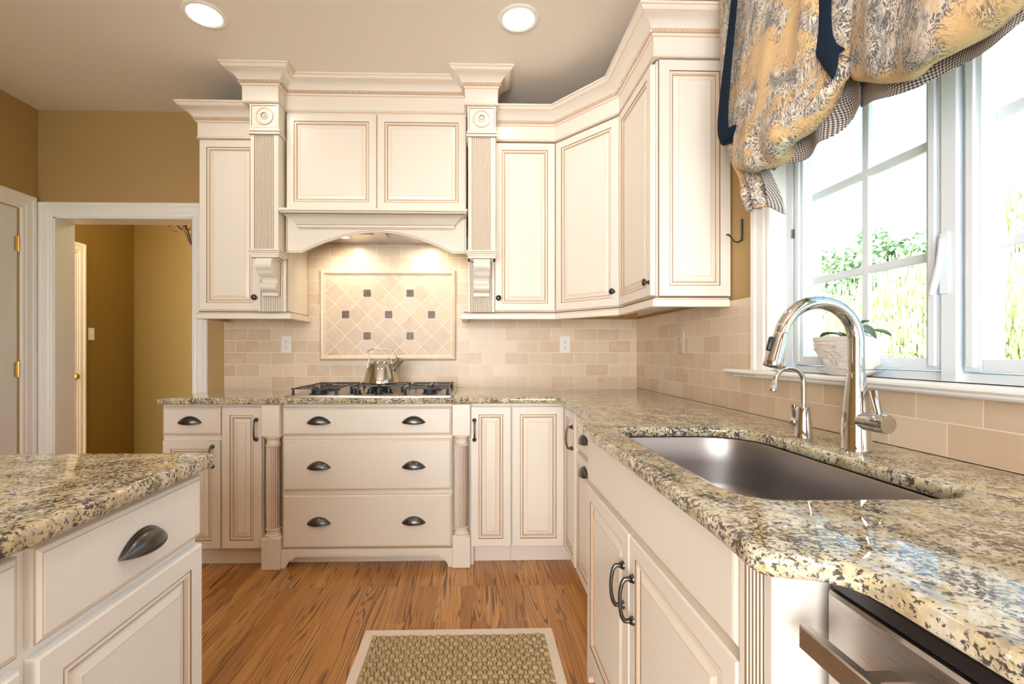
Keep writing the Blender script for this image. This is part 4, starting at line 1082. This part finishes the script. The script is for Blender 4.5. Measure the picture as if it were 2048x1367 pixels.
ribbon([(.950, 1.497, 2.66, .046, 0), (.945, 1.492, 2.50, .046, .0), (.935, 1.478, 2.34, .048, .004), (.925, 1.462, 2.18, .052, .008), (.920, 1.448, 2.06, .056, .01), (.918, 1.444, 1.985, .058, .012), (.922, 1.452, 1.94, .056, .012), (.930, 1.470, 1.912, .050, .02)])
ribbon([(.925, 1.470, 1.925, .040, .02), (.918, 1.492, 1.935, .044, .02), (.922, 1.512, 1.962, .034, .02)], 'tie_fold')
ribbon([(.945, 1.950, 2.66, .060, 0), (.93, 1.948, 2.30, .060, 0), (.918, 1.944, 2.06, .060, 0), (.912, 1.950, 1.97, .058, .006), (.908, 1.972, 1.925, .056, .014), (.908, 2.005, 1.898, .060, .02)])
ribbon([(.900, 1.985, 1.925, .070, .01), (.900, 1.998, 1.885, .046, .006), (.902, 2.003, 1.838, .006, 0)], 'tie_point')
ribbon([(.945, 2.60, 2.66, .060, 0), (.915, 2.60, 2.06, .060, 0), (.908, 2.60, 1.86, .050, .02)])
ribbon([(.945, 3.14, 2.66, .050, 0), (.925, 3.15, 2.06, .056, .01), (.925, 3.14, 1.92, .050, .02)])

# ------------------------------------------------------------------ orchid in white planter on the sill
t = thing('potted_orchid', 'white embossed planter with drooping orchid leaves on the window sill', 'potted plant', (1.105, -1.800, 1.1085))
mb = MB()
def pot(u, v):
    a = 2*PI*u; z = .094*v
    r = (.066+.036*math.sin(min(1, v*1.05)*PI/2)) if v < .86 else (.104 if v < .985 else .102)
    ex = 2.6; ca, sa = math.cos(a), math.sin(a)
    k = (abs(ca)**ex+abs(sa)**ex)**(-1/ex)
    bump_ = 0
    if .08 < v < .80:
        bump_ = .0050*max(0, math.sin(a*9+math.sin(v*11)*2.2))*max(0, math.sin(v*PI*3.1+math.cos(a*6)*1.4))
        bump_ += .0040*abs(nz(ca*4, sa*4, v*5, 2.0))
    return ((r*.62*k+bump_)*ca, (r*1.0*k+bump_)*sa, z)
mb.grid(160, 48, pot); n0 = len(mb.v); mb.f.append(tuple(range(160))); mb.m.append(0)
mb.build('planter', CERAM, t, smooth=60, solid=.0)
mb = MB()
def inner(u, v):
    a = 2*PI*u; r = .100-.006*v; ex = 2.6; ca, sa = math.cos(a), math.sin(a); k = (abs(ca)**ex+abs(sa)**ex)**(-1/ex)
    return (r*.62*k*ca, r*k*sa, .0945-.012*v)
mb.grid(60, 3, inner); mb.f.append(tuple(3*61+i for i in range(60))); mb.m.append(0); mb.build('soil', SOIL, t, smooth=50)
LEAFP = mat('pale_leaf_back', (.50, .38, .33), .5); LEAFD = mat('pale_green_leaf', (.20, .25, .19), .4)
def leaf(pts, wd, m, label=None):
    mb = MB(); N = len(pts); vs = []
    for i, p in enumerate(pts):
        q = i/(N-1); w_ = wd*(math.sin(PI*min(1, q*.92+.08))**.7)
        d_ = (Vector(pts[min(i+1, N-1)])-Vector(pts[max(0, i-1)])).normalized(); s_ = d_.cross(Vector((0, 0, 1))).normalized()
        for k in (-1, -.5, 0, .5, 1):
            vs.append(tuple(Vector(p)+s_*k*w_+Vector((0, 0, .006*abs(k)**1.5))))
    mb.add(vs, [(i*5+j, i*5+j+1, i*5+j+6, i*5+j+5) for i in range(N-1) for j in range(4)])
    o = mb.build('leaf', m, t, smooth=80, solid=.0018, recalc=False, label=label); md = o.modifiers.new('s', 'SUBSURF'); md.levels = 1; md.render_levels = 2
leaf([(0, -.005, .088), (-.012, -.03, .118), (-.02, -.065, .122), (-.025, -.10, .105), (-.028, -.128, .082)], .022, LEAF)
leaf([(0, -.005, .088), (-.03, -.025, .104), (-.05, -.05, .102), (-.062, -.082, .088)], .020, LEAFP, 'pinkish curled leaf back')
leaf([(0, .01, .088), (-.012, .035, .106), (-.02, .065, .104), (-.022, .088, .092)], .019, LEAFD)
leaf([(.0, -.004, .09), (.008, -.02, .122), (.012, -.04, .136), (.012, -.058, .134)], .013, LEAF)
leaf([(.0, -.0, .088), (.02, -.04, .112), (.025, -.08, .108), (.025, -.115, .090)], .021, LEAF)
leaf([(.0, -.0, .088), (.02, .03, .105), (.02, .06, .100)], .016, LEAF)
mb = MB(); mb.tube([(0, 0, .085), (0, -.004, .11), (.0, -.006, .138)], [.006, .005, .0045], 10); mb.lathe([(.0001, .132), (.006, .136), (.007, .141), (.0001, .147)], 10); mb.build('stem', LEAFD, t)
t2 = tag(MB().build('planter_saucer', CERAM, smooth=40) if False else (lambda m_: (m_.lathe([(.0001, .0005), (.064, .0005), (.068, .003), (.100, .0175), (.102, .0195), (.098, .0195), (.070, .009), (.066, .0165), (.0001, .0165)], 40), m_.build('planter_saucer', CERAM, loc=(1.105, -1.800, 1.0885), smooth=35))[1])(MB()), 'white ceramic saucer under the embossed planter on the sill', 'saucer')
t2.scale = (.62, 1.0, 1.0)

# ------------------------------------------------------------------ ceiling lights
GLOW = lampmat('can_lamp_glow', (1, .93, .80), 9)
CANW = mat('can_reflector', (.85, .83, .80), .4)
def canlight(x, y, label):
    t = thing('recessed_light', label, 'ceiling light', (x, y, H), group='recessed ceiling lights')
    mb = MB(); mb.lathe([(.098, -.0005), (.098, -.003), (.092, -.007), (.080, -.0075), (.074, -.004), (.073, -.001)], 40); mb.build('trim_ring', CANW, t, smooth=40)
    mb = MB(); mb.lathe([(.0735, -.0042), (.0001, -.0035)], 36); mb.build('lens', GLOW, t)
    l = bpy.data.lights.new('down_lamp', 'AREA'); l.shape = 'DISK'; l.size = .14; l.energy = 30*LAMP; l.color = (1, .94, .85); l.spread = 2.7
    lo = bpy.data.objects.new('down_lamp', l); COL.objects.link(lo); lo.location = (x, y, H-.012)
canlight(-1.266, -.915, 'round white recessed ceiling light above the island side of the aisle')
canlight(.214, -.925, 'round white recessed ceiling light above the corner, closer to the valance')
for (x, y) in ((-1.266, -2.45), (.214, -2.45), (-1.266, -4.2), (.214, -4.2)):  # unseen lamps without fittings, added to brighten the room
    l = bpy.data.lights.new('down_lamp', 'AREA'); l.shape = 'DISK'; l.size = .14; l.energy = 30*LAMP; l.color = (1, .94, .85); l.spread = 2.7
    lo = bpy.data.objects.new('down_lamp', l); COL.objects.link(lo); lo.location = (x, y, H-.012)

# ------------------------------------------------------------------ rug
t = thing('rug', 'seagrass weave rug with cream cloth binding on the oak floor', 'rug', (-.06, -1.90, .0))
RX, RY0, RY1 = .385, -.70, .692
mb = MB(); mb.box(-RX+.03, RX-.03, RY0+.03, RY1-.03, .001, .005, 1)
px_, py_ = .0185, .024; r_ = random.Random(3)
nx = round((2*RX-.076)/px_); ny = round((RY1-RY0-.076)/py_); px_ = (2*RX-.076)/nx; py_ = (RY1-RY0-.076)/ny
for j in range(ny):
    for i in range(nx):
        if (i+j) % 2 == 0: w_, h_, hh_ = px_*.62, py_*.36, .009
        else: w_, h_, hh_ = px_*.30, py_*.55, .006
        x = -RX+.038+px_*(i+.5); y = RY0+.038+py_*(j+.5)
        x += r_.uniform(-.0015, .0015); y += r_.uniform(-.002, .002); hh_ *= r_.uniform(.8, 1.2); z = .005
        mb.add([(x-w_, y-h_, z), (x+w_, y-h_, z), (x+w_, y+h_, z), (x-w_, y+h_, z), (x-w_*.72, y-h_*.6, z+hh_), (x+w_*.72, y-h_*.6, z+hh_), (x+w_*.72, y+h_*.6, z+hh_), (x-w_*.72, y+h_*.6, z+hh_)], [(4, 5, 6, 7), (0, 1, 5, 4), (1, 2, 6, 5), (2, 3, 7, 6), (3, 0, 4, 7)])
mb.build('weave', [SISAL, SISALD], t, smooth=0)
mb = MB(); w_ = .040
lps = [[(-RX+i, RY0+i), (RX-i, RY0+i), (RX-i, RY1-i), (-RX+i, RY1-i)] for i in (0, 0, .003, w_-.003, w_)]
zz = (.0008, .008, .0105, .0115, .006); vs = [(p[0], p[1], z) for lp_, z in zip(lps, zz) for p in lp_]
mb.add(vs, [(j*4+i, j*4+(i+1) % 4, (j+1)*4+(i+1) % 4, (j+1)*4+i) for j in range(4) for i in range(4)]); mb.build('binding', LINEN, t, smooth=0)

# ------------------------------------------------------------------ hall chandelier
t = thing('chandelier', 'dark wrought iron chandelier with curved arms hanging in the hall', 'chandelier', (-2.45, 1.0, 2.07))
CI = mat('wrought_iron', (.05, .028, .018), .45, metal=.6)
WG = lampmat('warm_bulb_glow', (1, .62, .25), 14)
mb = MB(); mb.lathe([(.0001, .0), (.006, .004), (.005, .012), (.018, .02), (.02, .03), (.008, .04), (.007, .50), (.006, H-2.07)], 14); mb.build('stem', CI, t)
for k in range(6):
    a = 2*PI*k/6+.35; d_ = Vector((math.cos(a), math.sin(a), 0))
    arm = [d_*.012+Vector((0, 0, .022)), d_*.03+Vector((0, 0, .05)), d_*.045+Vector((0, 0, .11)), d_*.09+Vector((0, 0, .17)), d_*.16+Vector((0, 0, .20)), d_*.22+Vector((0, 0, .215)), d_*.25+Vector((0, 0, .24)), d_*.255+Vector((0, 0, .27))]
    mb = MB(); mb.tube(arm, [.006]*8, 8)
    lp_ = [d_*(.12+.05*math.cos(b_))+Vector((0, 0, .165+.045*math.sin(b_))) for b_ in [math.radians(200-30*i) for i in range(11)]]
    mb.tube(lp_, .005, 8)
    o = mb.build('arm', CI, t, smooth=60)
    mb = MB(); mb.M = Matrix.Translation(d_*.255+Vector((0, 0, .27))); mb.lathe([(.02, 0), (.024, .012), (.012, .014), (.011, .09)], 12); mb.build('candle_sleeve', CI, o)
    mb = MB(); mb.M = Matrix.Translation(d_*.255+Vector((0, 0, .36))); mb.lathe([(.008, 0), (.014, .02), (.010, .045), (.0001, .062)], 12); mb.build('bulb', WG, o)
l = bpy.data.lights.new('chandelier_glow', 'POINT'); l.energy = 15; l.color = (1, .76, .34); l.shadow_soft_size = .12
lo = bpy.data.objects.new('chandelier_glow', l); COL.objects.link(lo); lo.location = (-2.45, 1.0, 2.50)

# ------------------------------------------------------------------ outdoors
o = sbox('lawn', GRASS, 1.6, 70, -40, 50, -.62, -.6)
o['kind'] = 'structure'
def tree(name, label, loc, h, rad, m, n, seed, willow=False, zc=.62, leaf_=.28):
    t = thing(name, label, 'tree', (loc[0], loc[1], -.6), group='trees outside the window')
    rn = random.Random(seed)
    mb = MB(); mb.tube([(0, 0, 0), (.1, .05, h*.3), (-.05, .1, h*.6), (0, 0, h*.85)], [rad*.09, rad*.07, rad*.05, .05], 10); mb.build('trunk', BARK, t)
    mb = MB(); cl = []
    for i in range(34):
        a = rn.uniform(0, 2*PI); b_ = rn.uniform(-.9, 1); rr = rn.uniform(.35, .85)
        cl.append((rad*rr*math.cos(a)*math.sqrt(1-b_*b_*.8), rad*rr*math.sin(a)*math.sqrt(1-b_*b_*.8), h*zc+b_*h*(1-zc)*.78, rad*rn.uniform(.25, .42)))
    for i in range(n):
        c_ = cl[rn.randrange(len(cl))]
        d_ = Vector((rn.gauss(0, 1), rn.gauss(0, 1), rn.gauss(0, 1))).normalized()*c_[3]*rn.uniform(.7, 1.05)
        p = Vector(c_[:3])+d_
        if willow:
            p = Vector((c_[0]+d_.x, c_[1]+d_.y, 0)); top = c_[2]+abs(d_.z); L_ = rn.uniform(.5, 1.0)*min(top-.2, h*.55); s_ = leaf_*.5
            for k in range(5):
                z = top-L_*k/5; q = Vector((p.x+rn.uniform(-.12, .12), p.y+rn.uniform(-.12, .12), z)); a = rn.uniform(0, PI)
                u = Vector((math.cos(a), math.sin(a), 0))*s_; w_ = Vector((rn.uniform(-.1, .1), rn.uniform(-.1, .1), -1))*L_/5*.62
                mb.add([q-u*.5, q+u*.5, q+u*.3+w_, q-u*.3+w_], [(0, 1, 2, 3)])
        else:
            u = Vector((rn.gauss(0, 1), rn.gauss(0, 1), rn.gauss(0, 1))).normalized(); w_ = u.cross(Vector((rn.gauss(0, 1), rn.gauss(0, 1), rn.gauss(0, 1)))).normalized()
            s_ = leaf_*rn.uniform(.6, 1.3)
            mb.add([p-u*s_-w_*s_*.6, p+u*s_*.2-w_*s_, p+u*s_+w_*s_*.5, p-u*s_*.3+w_*s_], [(0, 1, 2, 3)])
    mb.build('crown', m, t, smooth=0, recalc=False)
tree('tree', 'dark green leafy tree with a rounded top in the distance', (29, 28.9, 0), 10.3, 3.4, GREEN, 9000, 1, leaf_=.20)
tree('tree', 'green leafy tree standing behind the planter at the window frame', (20, 21.9, 0), 7.3, 2.1, GREEN, 7500, 2, leaf_=.13)
tree('willow_tree', 'pale yellow-green weeping willow filling the middle of the view', (13, 10.1, 0), 4.0, 3.0, YGREEN, 7000, 3, True, .5, .09)
tree('willow_tree', 'tall pale weeping willow seen through the sash nearer the room', (24, 14.4, 0), 9.4, 3.5, YGREEN, 9000, 4, True, .55, .17)
tree('shrub', 'low green shrub on the lawn beyond the planter', (7, 5.7, 0), 2.1, .8, GREEN, 2200, 5, leaf_=.06)
